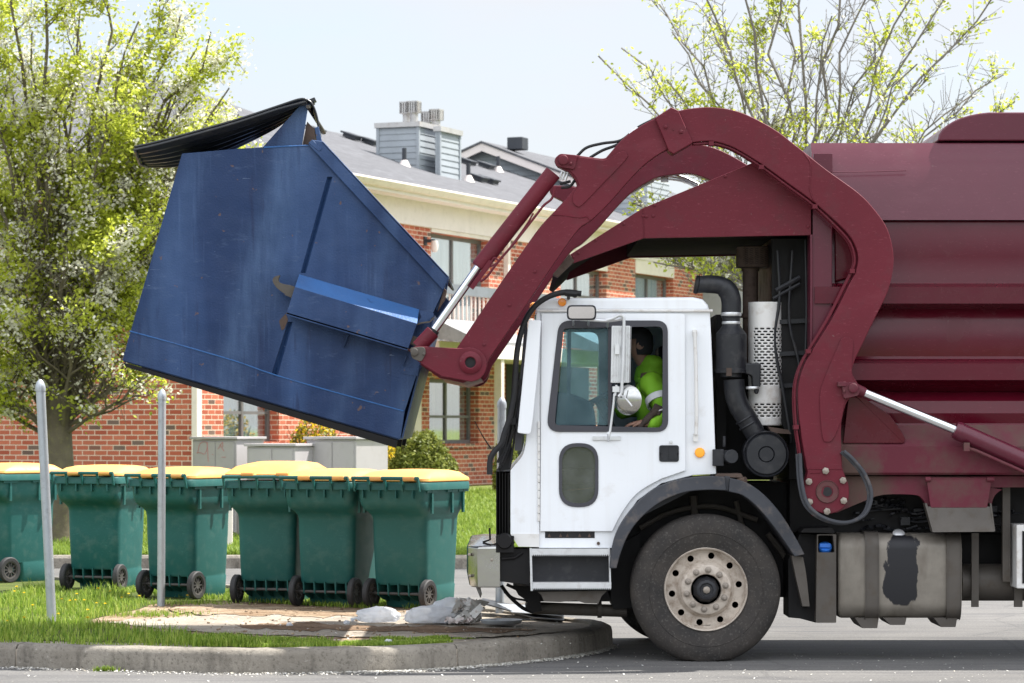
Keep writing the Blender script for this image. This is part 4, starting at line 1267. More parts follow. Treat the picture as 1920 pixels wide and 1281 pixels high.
# --- body
prof = [(263, 21.26), (300, 21.18), (350, 21.13), (412, 21.085), (414, 21.13), (440, 21.115), (480, 21.10), (528, 21.105), (531, 21.10), (539, 20.985), (570, 20.98), (573, 21.08), (579, 21.16), (600, 21.125), (640, 21.11), (668, 21.115), (673, 21.105), (682, 20.985), (713, 20.98), (716, 21.08), (733, 21.18), (737, 21.14), (752, 21.07), (775, 21.045), (794, 21.07), (797, 21.065), (833, 20.985), (837, 20.975), (886, 20.985), (890, 21.0), (893, 21.14)]
def body_slice(a, b_, name, mat, x0=1526, x1=2450):
    pr = [(YY, ZP(py, 21.05)) for py, YY in prof[a:b_ + 1]]
    xa, xb = XP(x0, 21.05), XP(x1, 21.05)
    near = [Vector((xa, y, z)) for y, z in pr]
    fr_ = [Vector((xa, 2 * YM - y, z)) for y, z in reversed(pr)]
    return T(MB().prism(near + fr_, (xb - xa, 0, 0)), name, mat, ang=28)
body_slice(0, 3, 'body', 'maroon')
body_slice(4, 25, 'body_panel', 'maroon_gloss')
body_slice(25, 30, 'body_skirt', 'maroon_dirty')
bump = [(1758, 264)] + [(1758 + 112 * (1 - math.cos(R(a))), 264 - 54 * math.sin(R(a))) for a in range(12, 91, 10)] + [(2450, 210), (2450, 264)]
T(MB().prism(PL(bump, 21.24), (0, far(21.24) - 21.24, 0)), 'tailgate_hood', 'maroon', bevel=.012)
pl = MB().plate([(1526, 288), (1561, 288), (1561, 324), (1526, 324)], 21.105, .05)
pl.tube([P(1561, 323, 21.115), P(1640, 322, 21.12), P(1700, 320, 21.12)], .004, 5)
T(pl, 'patch_plate', 'maroon', bevel=.003)
# front post of the hopper, with a channel behind
T(MB().plate([(1519, 372), (1560, 398), (1561, 700), (1540, 760), (1519, 760)], 21.0, .2).plate([(1519, 440), (1524, 440), (1524, 760), (1519, 760)], 20.985, .012), 'hopper_post', 'maroon', bevel=.008)
T(MB().plate([(1565, 425), (1605, 450), (1612, 490), (1596, 520), (1566, 528)], 21.075, .03), 'post_web', 'maroon_gloss', bevel=.01)
hb_ = MB().plate([(1447, 446), (1522, 446), (1522, 900), (1478, 900), (1478, 820), (1447, 760)], 21.32, 1.9)
T(hb_, 'hopper_front', 'dark_under', bevel=.01)  # black colour puts the shade behind the cab into this wall
cl = MB()
for (pts_, r) in (([(1458, 470), (1462, 560), (1452, 640), (1470, 740), (1484, 830)], .012), ([(1486, 470), (1480, 600), (1500, 700), (1492, 860)], .01), ([(1500, 520), (1455, 545)], .018), ([(1500, 532), (1450, 560)], .012), ([(1510, 450), (1512, 600), (1506, 800), (1516, 880)], .009)):
    cl.tube([P(x, y, 21.26) for x, y in crv(pts_, 4)], r, 7)
for y in (600, 660, 720): cl.plate([(1460, y), (1515, y - 3), (1515, y + 5), (1460, y + 8)], 21.29, .02)
T(cl, 'hopper_hoses', 'plastic_black')

# --- canopy over the cab
side = [(1068, 478), (1204, 391), (1414, 304), (1476, 338), (1525, 372), (1525, 441), (1207, 447), (1075, 494)]
cn = MB().plate(side, 21.0, .03)
T(cn, 'canopy_side', 'maroon_arm', bevel=.004)
T(MB().prism([Vector((p.x, far(21.0, .03), p.z)) for p in PL(side, 21.0)], (0, .03, 0)), 'canopy_side', 'maroon_arm', bevel=.004)
def strip_between(pts, Y0, Y1, th):
    a = PL(pts, 21.0); mb = MB()
    lo = [Vector((p.x, Y0, p.z)) for p in a]; 
    pr = lo + [p + Vector((0, 0, -th)) for p in reversed(lo)]
    return mb.prism(pr, (0, Y1 - Y0, 0))
cs = strip_between([(1068, 480), (1204, 393), (1414, 306), (1476, 340), (1525, 374)], 21.033, far(21.033), .02)
for px, py in ((1208, 392), (1300, 352), (1400, 312), (1470, 338)):
    p = P(px, py, 21.0); cs.bx((p.x - .03, 21.034, p.z - .2), (p.x + .03, far(21.034), p.z - .026))
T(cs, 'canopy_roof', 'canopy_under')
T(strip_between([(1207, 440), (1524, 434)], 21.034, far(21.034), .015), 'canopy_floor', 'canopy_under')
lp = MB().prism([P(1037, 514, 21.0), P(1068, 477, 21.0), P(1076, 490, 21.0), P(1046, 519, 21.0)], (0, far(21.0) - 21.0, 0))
T(lp, 'canopy_lip', 'canopy_under', bevel=.006)
T(MB().prism([P(1036, 515, 20.99), P(1068, 476, 20.99), P(1077, 490, 20.99), P(1046, 520, 20.99)], (0, .12, 0)), 'canopy_tip', 'rust', bevel=.004)
bm_ = MB()
for px, py in ((1206, 405), (1227, 385), (1212, 406), (1225, 405), (1170, 420), (1117, 450), (1085, 475), (1360, 331), (1515, 425), (1075, 482)): bolt(bm_, px, py, 21.0, .011, .008)
bm_.tube([P(1206, 394, 20.998), P(1208, 446, 20.998)], .004, 5)
T(bm_, 'canopy_bolts', 'maroon_arm')

# --- lifting arms
arm = [(855, 655, 1), (925, 551, 0), (1003, 438, 0), (1036, 400), (1062, 372), (1078, 352, 1), (1082, 347), (1077, 335), (1066, 322, 1), (1046, 312, 1), (1040, 300), (1048, 290, 1), (1080, 291, 1), (1125, 297), (1136, 296, 1), (1175, 254), (1230, 221), (1275, 207), (1330, 201), (1387, 210), (1448, 240), (1495, 275), (1548, 317), (1610, 362), (1642, 396), (1664, 430), (1675, 475), (1673, 514), (1663, 551), (1642, 594), (1616, 648), (1602, 678), (1598, 700), (1610, 722, 1), (1602, 742, 1), (1589, 752), (1580, 780), (1577, 810), (1579, 878, 1), (1585, 893), (1592, 915), (1590, 938), (1577, 956), (1553, 964), (1528, 957), (1512, 938), (1508, 915), (1514, 885, 1), (1512, 878, 1), (1506, 840), (1499, 790), (1496, 740), (1499, 712), (1508, 684), (1522, 659), (1540, 630), (1562, 594), (1592, 534), (1604, 510), (1609, 485), (1603, 460), (1584, 432), (1528, 381), (1481, 346), (1428, 308), (1391, 285), (1364, 272), (1334, 265), (1300, 267), (1262, 275), (1217, 302), (1180, 338), (1145, 378), (1110, 412), (1085, 430), (1050, 478), (995, 560), (940, 640), (918, 672, 1), (905, 700), (880, 712), (858, 700), (848, 680)]
arm_l = smooth_loop(arm, 4)
a_near = T(MB().plate(arm_l, YA, .13), 'lift_arm', 'maroon_arm', bevel=.007)
a_far = T(MB().prism([Vector((p.x, far(YA, .13), p.z)) for p in PL(arm_l, YA)], (0, .13, 0)), 'lift_arm', 'maroon_arm', bevel=.007)
tr_ = MB().prism(PL([(1080, 300), (1060, 330), (1095, 345)], YA + .14), (0, .01, 0))
dp = MB().plate(smooth_loop([(1086, 294, 1), (1122, 299), (1136, 299), (1155, 289), (1168, 283), (1176, 289), (1172, 301), (1130, 345), (1092, 384), (1082, 387), (1074, 378), (1076, 362), (1086, 348, 1), (1080, 333), (1067, 319, 1)], 4), YA - .010, .0105)
T(dp, 'doubler_plate', 'maroon_arm', a_near, bevel=.004)
dp = MB().plate(smooth_loop([(1577, 636), (1586, 632), (1596, 636), (1600, 646), (1597, 700), (1604, 725), (1598, 742), (1584, 754), (1578, 786), (1563, 822), (1552, 829), (1542, 819), (1537, 749), (1545, 712)], 4), YA - .010, .0105)
T(dp, 'doubler_plate', 'maroon_arm', a_near, bevel=.004)
wd = MB()
for pth in ([(1036, 403), (1060, 404), (1085, 408), (1100, 406), (1106, 412)], [(1508, 288), (1519, 305), (1520, 330), (1518, 352), (1524, 372), (1529, 379)]):
    wd.tube([P(x, y, YA - .001) for x, y in crv(pth, 4)], .005, 6)
wd.tube([P(1513, 879, YA - .001), P(1580, 880, YA - .001)], .004, 6)
wd.tube([P(1519, 887, YA - .001), P(1538, 887, YA - .001)], .004, 6)
T(wd, 'weld_seam', 'maroon_arm', a_near)
co = MB().plate([(1228, 221), (1259, 201), (1272, 207), (1299, 268), (1263, 289), (1254, 283)], YA - .035, .20)
co = T(co, 'arm_collar', 'maroon_arm', a_near, bevel=.008)
bb = MB()
for px, py in ((1248, 238), (1277, 247)): bolt(bb, px, py, YA - .036, .014, .012)
bb.lathe([(.006, 0), (.006, -.004), (0, -.004)], P(1262, 243, YA - .036), (0, 1, 0), 8)
for px, py in ((1003, 509), (955, 572), (908, 646)): bolt(bb, px, py, YA, .012, .007)
T(bb, 'arm_bolts', 'maroon_arm', a_near)
# pivot flange with six bolts at the foot
pv = MB().lathe([(.042, -.004), (.074, -.006), (.078, -.012), (.082, -.006), (.082, .0), (.042, .0)], P(1551, 922, YA), (0, 1, 0), 36, closed=True)
pv = T(pv, 'pivot_ring', 'maroon_dirty', a_near)
T(MB().cyl(P(1551, 922, YA - .003), P(1551, 922, YA + .001), .034), 'pivot_bore', 'rubber', pv)
for k in range(6):
    a = R(92 + 60 * k); mb = MB(); bolt(mb, 1549 + 37 * math.cos(a), 921 - 38 * math.sin(a), YA, .026, .022)
    T(mb, 'pivot_bolt', 'nut', pv, bevel=.002)
T(MB().cyl(P(1551, 922, YA + .14), Vector((P(1551, 922, YA).x, far(YA + .14), P(1551, 922, YA).z)), .075, seg=24), 'pivot_tube', 'dark_under')
# hydraulic lines along the inside of the arm
ins = [(1300, 270), (1334, 269), (1364, 276), (1391, 289), (1428, 313), (1481, 352), (1528, 387), (1580, 437), (1597, 461), (1603, 487), (1598, 508), (1586, 532), (1556, 592), (1534, 629), (1516, 658), (1502, 684), (1493, 712), (1490, 745), (1493, 800), (1500, 850), (1503, 900), (1510, 940), (1528, 965)]
hl = MB()
for off, dy in ((0, .02), (3, .06)):
    hl.tube([P(x - off, y + off * .6, YA + dy) for x, y in crv(ins, 3)], .0085, 7)
for k in (1, 4, 6, 10, 14, 18): hl.box(P(ins[k][0] - 1, ins[k][1] + 1, YA + .03), (.035, .09, .03))
T(hl, 'hydraulic_line', 'maroon_arm')
hf = MB()
for off in (0, 5, 10):
    hf.tube([P(x + off * .4, y + off, 23.7) for x, y in crv([(1180, 352), (1205, 333), (1235, 326), (1275, 330), (1310, 345)], 4)], .009, 7)
hf.box(P(1246, 330, 23.68), (.06, .06, .1)).box(P(1197, 345, 23.68), (.24, .05, .09), Matrix.Rotation(R(-28), 3, 'Y'))
T(hf, 'hydraulic_line', 'alu')
hs = MB()
for pth in ([(1082, 293), (1100, 277), (1130, 269), (1165, 263), (1195, 240), (1230, 222)], [(1106, 296), (1130, 282), (1160, 270), (1190, 246), (1228, 224)], [(1052, 352), (1068, 350), (1078, 338)], [(1050, 345), (1070, 340)]):
    hs.tube([P(x, y, YA + .06) for x, y in crv(pth, 5)], .0105, 8)
T(hs, 'hydraulic_hose', 'rubber')
ft = MB()
for a, b_ in (((1180, 252), (1196, 240)), ((1176, 258), (1188, 248))): ft.cyl(P(*a, YA + .06), P(*b_, YA + .06), .016, seg=8)
for px in (1054, 1060, 1066): ft.cyl(P(px, 322, YA + .06), P(px - 6, 338, YA + .06), .009, seg=8)
T(ft, 'hose_fitting', 'alu')
# upper cylinder with polished rod
def dirpx(a, b_, Y): return (P(*b_, Y) - P(*a, Y)).normalized()
uc = T(MB().cyl(P(1037, 324, YA + .05), P(899, 500, YA + .05), .060, seg=28).cyl(P(899, 500, YA + .05), P(897.5, 502, YA + .05), .056, seg=28), 'tilt_cylinder', 'maroon_arm')
T(MB().cyl(P(905, 490, YA + .05), P(812, 622, YA + .05), .0315, seg=26), 'piston_rod', 'rod', uc)
T(MB().cyl(P(815, 618, YA + .05), P(810, 625, YA + .05), .040, seg=22), 'rod_seal', 'rubber', uc)
T(MB().cyl(P(812, 622, YA + .05), P(784, 652, YA + .05), .052, seg=24), 'rod_eye', 'maroon_arm', uc, bevel=.004)
ln = MB().tube([P(x, y, YA - .01) for x, y in crv([(1040, 350), (1035, 372), (1020, 385), (1005, 404), (965, 455), (935, 490), (912, 520), (900, 528)], 4)], .009, 7)
ln.tube([P(x, y, YA - .01) for x, y in crv([(1000, 400), (985, 425), (940, 485), (918, 500), (926, 484), (934, 488)], 4)], .007, 6)
ln.prism(PL([(880, 538), (887, 543), (925, 492), (917, 487)], YA - .012), (0, .05, 0))
T(ln, 'cylinder_pipe', 'maroon_arm', uc)
cv = MB().plate(rpoly([(1040, 297), (1050, 288), (1083, 291), (1077, 318), (1042, 312)], 5), YA - .03, .03)
cv.lathe([(.036, -.034), (.036, -.05), (.026, -.054), (0, -.054)], P(1056, 301, YA), (0, 1, 0), 20)
bolt(cv, 1070, 307, YA - .03, .014, .012)
T(cv, 'cylinder_clevis', 'maroon_arm', uc, bevel=.005)
# fork bracket
fk = smooth_loop([(767, 656, 1), (778, 650, 1), (800, 650, 1), (856, 653), (885, 652), (903, 661), (912, 676), (911, 694), (900, 710), (884, 716, 1), (828, 706, 1), (800, 689), (776, 672, 1)], 4)
fb = T(MB().plate(fk, YA - .07, .06), 'fork_bracket', 'maroon_arm', bevel=.006)
T(MB().lathe([(.038, 0), (.075, -.004), (.080, -.014), (.062, -.03), (.044, -.034), (.038, -.03)], P(882, 680, YA - .07), (0, 1, 0), 34, closed=True), 'pivot_boss', 'maroon_arm', fb)
T(MB().cyl(P(882, 680, YA - .076), P(882, 680, YA - .07), .037), 'pivot_bore', 'rubber', fb)
lk = MB().plate(rpoly([(768, 652), (796, 650), (799, 662), (790, 679), (772, 672)], 6), YA - .085, .014)
lk.lathe([(.028, -.086), (.028, -.10), (.02, -.103), (0, -.103)], P(778, 661, YA), (0, 1, 0), 18); bolt(lk, 795, 664, YA - .085, .012, .01)
T(lk, 'lock_plate', 'steel_dirty', fb, bevel=.003)
fb2 = MB().prism([Vector((p.x, far(YA - .07, .06), p.z)) for p in PL(fk, YA - .07)], (0, .06, 0))
T(fb2, 'fork_bracket', 'maroon_arm', bevel=.006)
ct = MB()
x0 = P(882, 680, YA); ct.cyl(Vector((x0.x, YA - .006, x0.z)), Vector((x0.x, far(YA), x0.z)), .058, seg=24)
bp = PL([(786, 682), (822, 708), (868, 718), (900, 706), (880, 700), (826, 700), (800, 684)], YA)
ct.prism([Vector((p.x, YA, p.z)) for p in bp], (0, far(YA) - YA, 0))
T(ct, 'fork_crossbeam', 'maroon_arm')
for yy in (21.09, far(21.09, .05)):
    fkb = smooth_loop([(794, 655, 1), (555, 562), (535, 552), (519, 540), (511, 527), (515, 519), (525, 516, 1), (522, 525), (527, 531), (548, 536, 1), (800, 640, 1)], 4)
    ap = PL(fkb, 21.09)
    T(MB().prism([Vector((p.x, yy, p.z)) for p in ap], (0, .05, 0)), 'fork', 'steel_dirty', bevel=.004)

# --- lower cylinder
lc = T(MB().cyl(P(1797, 809, YA + .05), P(2300, 1030, YA + .05), .066, seg=30).cyl(P(1801, 810, YA + .05), P(1790, 805.5, YA + .05), .068, .06, seg=30), 'lift_cylinder', 'maroon')
T(MB().cyl(P(1616, 735, YA + .05), P(1800, 810, YA + .05), .033, seg=26), 'piston_rod', 'rod', lc)
T(MB().cyl(P(1600, 728, YA + .05), P(1622, 737, YA + .05), .042, .036, seg=22), 'rod_eye', 'maroon_dirty', lc)
cv = MB().plate(rpoly([(1578, 718), (1604, 716), (1614, 728), (1610, 742), (1582, 748)], 5), YA - .05, .05)
cv.lathe([(.034, -.052), (.034, -.07), (.024, -.074), (0, -.074)], P(1598, 728, YA), (0, 1, 0), 20)
cv.bx(P(1571, 716, YA - .06), P(1585, 725, YA)); bolt(cv, 1583, 734, YA - .05, .012, .014)
T(cv, 'cylinder_clevis', 'maroon_dirty', lc, bevel=.004)
lp_ = MB().tube([P(1812, 840, YA), P(1830, 845, YA), P(1920, 885, YA), P(2000, 920, YA)], .012, 8).box(P(1812, 838, YA), (.04, .05, .06))
T(lp_, 'cylinder_pipe', 'maroon_dirty', lc)
gs = MB().prism(PL([(1590, 745), (1606, 745), (1694, 824), (1694, 831), (1580, 831)], 21.0), (0, -.028, 0))
gs.prism(PL([(1604, 742), (1610, 740), (1668, 778), (1690, 808), (1698, 824), (1694, 831)], 20.97), (0, .10, 0))
T(gs, 'gusset', 'maroon_gloss', bevel=.004)

# --- frame rail, belly and clutter
sf = smooth_loop([(1568, 893, 1), (2450, 893, 1), (2450, 914, 1), (1900, 914), (1880, 918), (1865, 930), (1858, 950, 1), (1738, 950, 1), (1728, 934), (1712, 928), (1656, 928), (1620, 940), (1568, 962, 1)], 3)
T(MB().plate(sf, 21.06, .08), 'frame_rail', 'maroon_dirty', bevel=.004)
T(MB().plate(rpoly([(1737, 897), (1860, 897), (1851, 952), (1745, 952)], 3), 20.985, .02).cyl(P(1735, 899, 20.98), P(1745, 899, 20.98), .018, seg=10).cyl(P(1850, 899, 20.98), P(1864, 899, 20.98), .018, seg=10).tube([P(1740, 897, 20.985), P(1858, 897, 20.985)], .006, 6), 'side_flap', 'maroon_dirty', bevel=.004)
fl = MB().prism([P(1737, 950, 20.99), P(1858, 950, 20.99), P(1864, 997, 20.93), P(1750, 998, 20.93)], (0, .012, 0))
fl.prism([P(1856, 944, 20.99), P(1859, 944, 20.99), P(1866, 996, 20.93), P(1863, 997, 20.93)], (0, .1, 0)).prism([P(1734, 944, 20.99), P(1738, 944, 20.99), P(1753, 998, 20.93), P(1749, 998, 20.93)], (0, .1, 0))
T(fl, 'deflector', 'steel_dirty')
bl_ = MB().plate([(1480, 895), (2400, 895), (2400, 1000), (1480, 1000)], 21.4, 1.6)
bl_.plate([(1140, 960), (2400, 960), (2400, 1025), (1140, 1025)], 21.75, .12).plate([(1140, 960), (2400, 960), (2400, 1025), (1140, 1025)], 22.65, .12)
bl_.plate([(1800, 1000), (2300, 1000), (2300, 1085), (1800, 1085)], 21.6, 1.2)
T(bl_, 'chassis', 'dark_under', bevel=.01)
at = MB().cyl(P(1800, 1092, 21.45), P(2200, 1092, 21.45), .135, seg=26)
at.bx(P(1822, 1000, 21.28), P(1834, 1138, 21.31)).bx(P(1902, 985, 21.28), P(1916, 1138, 21.31)).bx(P(1880, 900, 21.2), P(1892, 1090, 21.25))
T(at, 'air_tank', 'steel_dirty')
ck = MB(); rs = random.Random(4)
for k in range(46):
    px, py = rs.uniform(1590, 1890), rs.uniform(935, 995); L = rs.uniform(10, 70)
    ck.tube([P(x, y, 21.36 + rs.uniform(-.05, .02)) for x, y in crv([(px, py), (px + L * .5, py + rs.uniform(-8, 8)), (px + L, py + rs.uniform(-6, 6))], 3)], rs.uniform(.004, .012), 6)
for k in range(5):
    px, py = rs.uniform(1600, 1880), rs.uniform(940, 995); ck.box(P(px, py, 21.36), (rs.uniform(.03, .1), .05, rs.uniform(.02, .06)))
T(ck, 'chassis_clutter', 'plastic_black')
hp = MB()
for o_ in (0, 5):
    hp.tube([P(x - o_, y + o_ * .3, 20.80 + o_ * .006) for x, y in crv([(1582, 846), (1600, 862), (1622, 890), (1634, 925), (1628, 955), (1612, 972), (1585, 980), (1555, 975), (1530, 962), (1512, 940), (1503, 900), (1500, 850)], 5)], .0135, 9)
T(hp, 'hose_loop', 'fender')
bxw = MB().plate(rpoly([(1906, 984), (2080, 984), (2080, 1104), (1906, 1104)], 4), 21.05, .6)
tb_ = T(bxw, 'tool_box', 'white_dirty', bevel=.01)
T(MB().plate([(1917, 996), (2070, 996), (2070, 1094), (1917, 1094)], 21.042, .007), 'tool_box_door', 'dark_under', tb_)

# --- fuel tank
tx0, tx1 = XP(1572, 21.1), XP(1803, 21.1)
zt, zb_ = ZP(1001, 21.1), ZP(1160, 21.1)
def tank_sec(x, g=0.0):
    y0, y1 = 21.07 - g, 21.72 + g; a, b_ = zb_ - g, zt + g; r = .11; out = []
    for cy, cz, a0 in ((y1 - r, b_ - r, 0), (y0 + r, b_ - r, 90), (y0 + r, a + r, 180), (y1 - r, a + r, 270)):
        for k in range(7):
            q = R(a0 + 15 * k); out.append(Vector((x, cy + r * math.cos(q), cz + r * math.sin(q))))
    return out
M['tank'] = tank_mat(XP(1690, 21.1) - XP(1687, 21.1), 0.0)
tkroot = MB().loft([tank_sec(tx0 + .0, -.02), tank_sec(tx0 + .015, -.004), tank_sec(tx0 + .03), tank_sec(tx1 - .03), tank_sec(tx1 - .015, -.004), tank_sec(tx1, -.02)])
ft_ = tkroot.build('fuel_tank', M['tank'], None, ang=40)
# keep the tank mesh's own origin at the stain centre so that the stain sits on the metal
sc_c = Vector((XP(1687, 21.1), 21.1, ZP(1068, 21.1)))
ft_.data.transform(Matrix.Translation(-sc_c)); ft_.parent = truck; ft_.location = sc_c - truck.location
M['tank'].node_tree  # material coordinates are the tank's object coordinates
for px0, px1 in ((1621, 1647), (1774, 1801)):
    a, b_ = XP(px0, 21.1), XP(px1, 21.1)
    so = MB().loft([tank_sec(a, .010), tank_sec(b_, .010)], caps=False).loft([tank_sec(a, .017), tank_sec(a + .006, .017)], caps=False).loft([tank_sec(b_ - .006, .017), tank_sec(b_, .017)], caps=False)
    so.build('tank_strap', M['steel_dirty'], ft_, recalc=True)
so = MB()
for px0, px1, d in ((1602, 1648, 16), (1655, 1700, 10), (1750, 1795, 14)): so.prism(PL([(px0, 1158), (px1, 1158), (px1 - 3, 1162 + d), (px0 + 14, 1162 + d)], 21.12), (0, .5, 0))
so.build('tank_bracket', M['steel_dirty'], ft_, bevel=.004)
fc = P(1685, 1003, 21.16)
MB().lathe([(0, -.035), (.04, -.035), (.045, -.02), (.045, .012), (.03, .02), (0, .02)], fc, (0, -.75, .66), 22).build('filler_cap', M['alu'], ft_)
# --- fluid box with blue cap, mud flap
db = MB().plate(rpoly([(1532, 1002), (1568, 1002), (1568, 1168), (1530, 1168)], 2), 21.10, .5, [rpoly([(1534, 1004), (1562, 1004), (1565, 1036), (1534, 1036)], 3)])
dbx = T(db, 'fluid_tank', 'steel_dirty', bevel=.006)
T(MB().plate([(1500, 1000), (1532, 1002), (1530, 1168), (1500, 1160), (1478, 1158), (1478, 1050)], 21.22, .4).plate([(1534, 1004), (1562, 1004), (1562, 1036), (1534, 1036)], 21.3, .1).prism([P(1508, 991, 21.08), P(1560, 989, 21.08), P(1566, 1000, 21.08), P(1500, 999, 21.08)], (0, .5, 0)), 'tank_cover', 'dark_under', dbx, bevel=.004)
T(MB().lathe([(0, -.03), (.045, -.03), (.05, -.01), (.05, .01), (0, .015)], P(1547, 1026, 21.16), (0, -.6, .8), 20).box(P(1547, 1023, 21.13), (.08, .02, .03)), 'blue_cap', 'blue_cap', dbx, bevel=.003)
T(MB().plate(smooth_loop([(1484, 1042, 1), (1506, 1045, 1), (1512, 1080), (1518, 1137, 1), (1505, 1137, 1), (1494, 1090)], 3), 21.1, .3), 'mud_flap', 'steel_dirty')

# --- fender and wheel well
fo = [(1143, 1066), (1147, 1030), (1160, 990), (1190, 948), (1228, 916), (1275, 899), (1328, 893), (1360, 894)]
fi = [(1362, 920), (1325, 919), (1281, 924), (1238, 942), (1202, 971), (1178, 1003), (1163, 1040), (1156, 1066)]
T(MB().plate(crv(fo, 4) + crv(fi, 4), 20.99, .42), 'fender', 'fender', bevel=.008)
fo = [(1368, 896), (1400, 905), (1432, 927), (1465, 964), (1492, 1008), (1509, 1040)]
fi = [(1490, 1044), (1478, 1026), (1454, 992), (1424, 955), (1394, 930), (1366, 922)]
T(MB().plate(crv(fo, 4) + crv(fi, 4), 21.0, .42).plate([(1358, 892), (1370, 894), (1366, 921), (1360, 921)], 21.02, .4), 'fender', 'fender', bevel=.008)
T(MB().plate([(1345, 888), (1390, 888), (1394, 896), (1340, 895)], 21.03, .35).cyl(P(1384, 902, 21.06), P(1398, 900, 21.02), .024, seg=18), 'fender_bracket', 'rust', bevel=.003)
ww = MB().plate([(1150, 905), (1500, 905), (1510, 1120), (1150, 1120)], 21.62, .9)
T(ww, 'wheel_well', 'dark_under')
cl = MB()
for (pts_, r) in (([(1200, 990), (1260, 960), (1340, 950), (1420, 975)], .02), ([(1300, 930), (1305, 990)], .03), ([(1380, 940), (1400, 1010), (1440, 1060)], .02), ([(1180, 1040), (1250, 1030), (1330, 1028)], .035), ([(1440, 1000), (1480, 1060), (1480, 1120)], .025)):
    cl.tube([P(x, y, 21.58) for x, y in crv(pts_, 4)], r, 8)
T(cl, 'suspension', 'steel_dirty')

# --- front wheels
wc = P(1324, 1107, 21.06); wc.y = 21.06
RW = .54
def make_wheel(yf, sgn):
    c = Vector((wc.x - (.0 if sgn > 0 else .11), yf, RW - .022))
    prof = [(.30, .02), (.36, .0), (.43, -.012), (.485, -.004), (.515, .012), (.532, .035), (RW, .06)]
    for g in (.095, .15, .205): prof += [(RW, g - .008), (RW - .015, g - .006), (RW - .015, g + .006), (RW, g + .008)]
    prof += [(RW, .24), (.532, .265), (.485, .305), (.43, .312), (.30, .28)]
    mb = MB().lathe([(r, h * sgn) for r, h in prof], c, (0, 1, 0), 96, closed=True)
    mb.lathe([(r, h * sgn) for r, h in ((.405, -.0095), (.409, -.0125), (.413, -.0095))], c, (0, 1, 0), 96, caps=False)
    mb.v = [(v[0], v[1], max(v[2], .002)) for v in mb.v]
    w = T(mb, 'front_wheel', 'tyre', ang=30)
    T(MB().lathe([(r, h * sgn) for r, h in ((.287, .030), (.300, .016), (.303, .022), (.300, .06), (.288, .08), (.284, .12))], c, (0, 1, 0), 64, caps=False).lathe([(r, h * sgn) for r, h in ((.300, .015), (.297, .006), (.290, .012), (.287, .04), (.284, .085))], c, (0, 1, 0), 64, caps=False), 'rim', 'wheel_rim', w)
    def ringpts(r, n, y): return [Vector((c.x + r * math.cos(2 * math.pi * k / n), c.y + y * sgn, c.z + r * math.sin(2 * math.pi * k / n))) for k in range(n)]
    holes = [ringpts(.205, 64, .078)]
    for k in range(10):
        a = R(36 * k + 8); hx, hz_ = c.x + .243 * math.cos(a), c.z + .243 * math.sin(a)
        holes.append([Vector((hx + .0235 * math.cos(2 * math.pi * j / 16), c.y + .078 * sgn, hz_ + .0235 * math.sin(2 * math.pi * j / 16))) for j in range(16)])
    dsc = MB().prism(ringpts(.285, 64, .078), (0, .02 * sgn, 0), holes)
    dsc.lathe([(r, h * sgn) for r, h in ((.208, .078), (.198, .066), (.186, .03), (.178, .012), (.168, .006), (.112, .004), (.108, .012), (.108, .05), (.19, .09))], c, (0, 1, 0), 64, closed=True)
    T(dsc, 'wheel_disc', 'wheel_rim', w, bevel=.003)
    T(MB().lathe([(.29, .12 * sgn), (0, .12 * sgn)], c, (0, 1, 0), 40), 'brake_drum', 'dark_under', w)
    T(MB().lathe([(r, h * sgn) for r, h in ((.10, .05), (.09, .0), (.078, -.035), (.074, -.045), (.05, -.05), (.046, -.04), (0, -.04))], c, (0, 1, 0), 9), 'hub_cap', 'plastic_black', w, bevel=.004)
    T(MB().lathe([(r, h * sgn) for r, h in ((.028, -.035), (.026, -.058), (.012, -.064), (0, -.064))], c, (0, 1, 0), 8), 'hub_plug', 'nut', w, bevel=.002)
    for k in range(10):
        a = R(36 * k + 12); q = Vector((c.x + .142 * math.cos(a), c.y + .006 * sgn, c.z + .142 * math.sin(a)))
        T(MB().lathe([(r, h * sgn) for r, h in ((.024, 0), (.024, -.006), (.017, -.008))], q, (0, 1, 0), 14).lathe([(r, h * sgn) for r, h in ((.0165, -.006), (.0165, -.032), (.010, -.034), (.009, -.05), (0, -.05))], q, (0, 1, 0), 6), 'lug_nut', 'nut', w)
make_wheel(21.06, 1)
make_wheel(far(21.06), -1)
T(MB().cyl(Vector((wc.x, 21.4, .52)), Vector((wc.x, far(21.4), .52)), .07, seg=16), 'axle', 'dark_under')

# --- cab shell
cabo = [(1006, 584), (1331, 584), (1334, 640), (1343, 889), (1302, 891), (1240, 907), (1195, 939), (1160, 994), (1148, 1028), (1010, 1028), (1010, 760)]
win_o = rpoly([(1048, 601), (1252, 601), (1253, 810), (1024, 810)], [22, 22, 22, 26], 6)
win_i = rpoly([(1057, 616), (1243, 612), (1242, 802), (1040, 797)], [6, 12, 12, 8], 5)
low_o = rpoly([(1048, 831), (1122, 831), (1122, 951), (1048, 951)], 34, 7)
low_i = rpoly([(1054, 838), (1116, 838), (1116, 944), (1054, 944)], 29, 7)
wh = rpoly([(1030, 598), (1258, 598), (1258, 814), (1022, 814)], 20); lh = rpoly([(1044, 828), (1126, 828), (1126, 955), (1044, 955)], 34)
T(MB().plate(cabo, YC + .012, .05, [wh, lh]), 'cab_side', 'white', bevel=.006)
farw = rpoly([(1036, 604), (1140, 604), (1140, 806), (1030, 806)], 18)
def farp(pts): return [Vector((p.x, far(YC, .05), p.z)) for p in PL(pts, YC)]
T(MB().prism(farp(cabo), (0, .05, 0), [farp(farw)]), 'cab_side', 'white', bevel=.006)
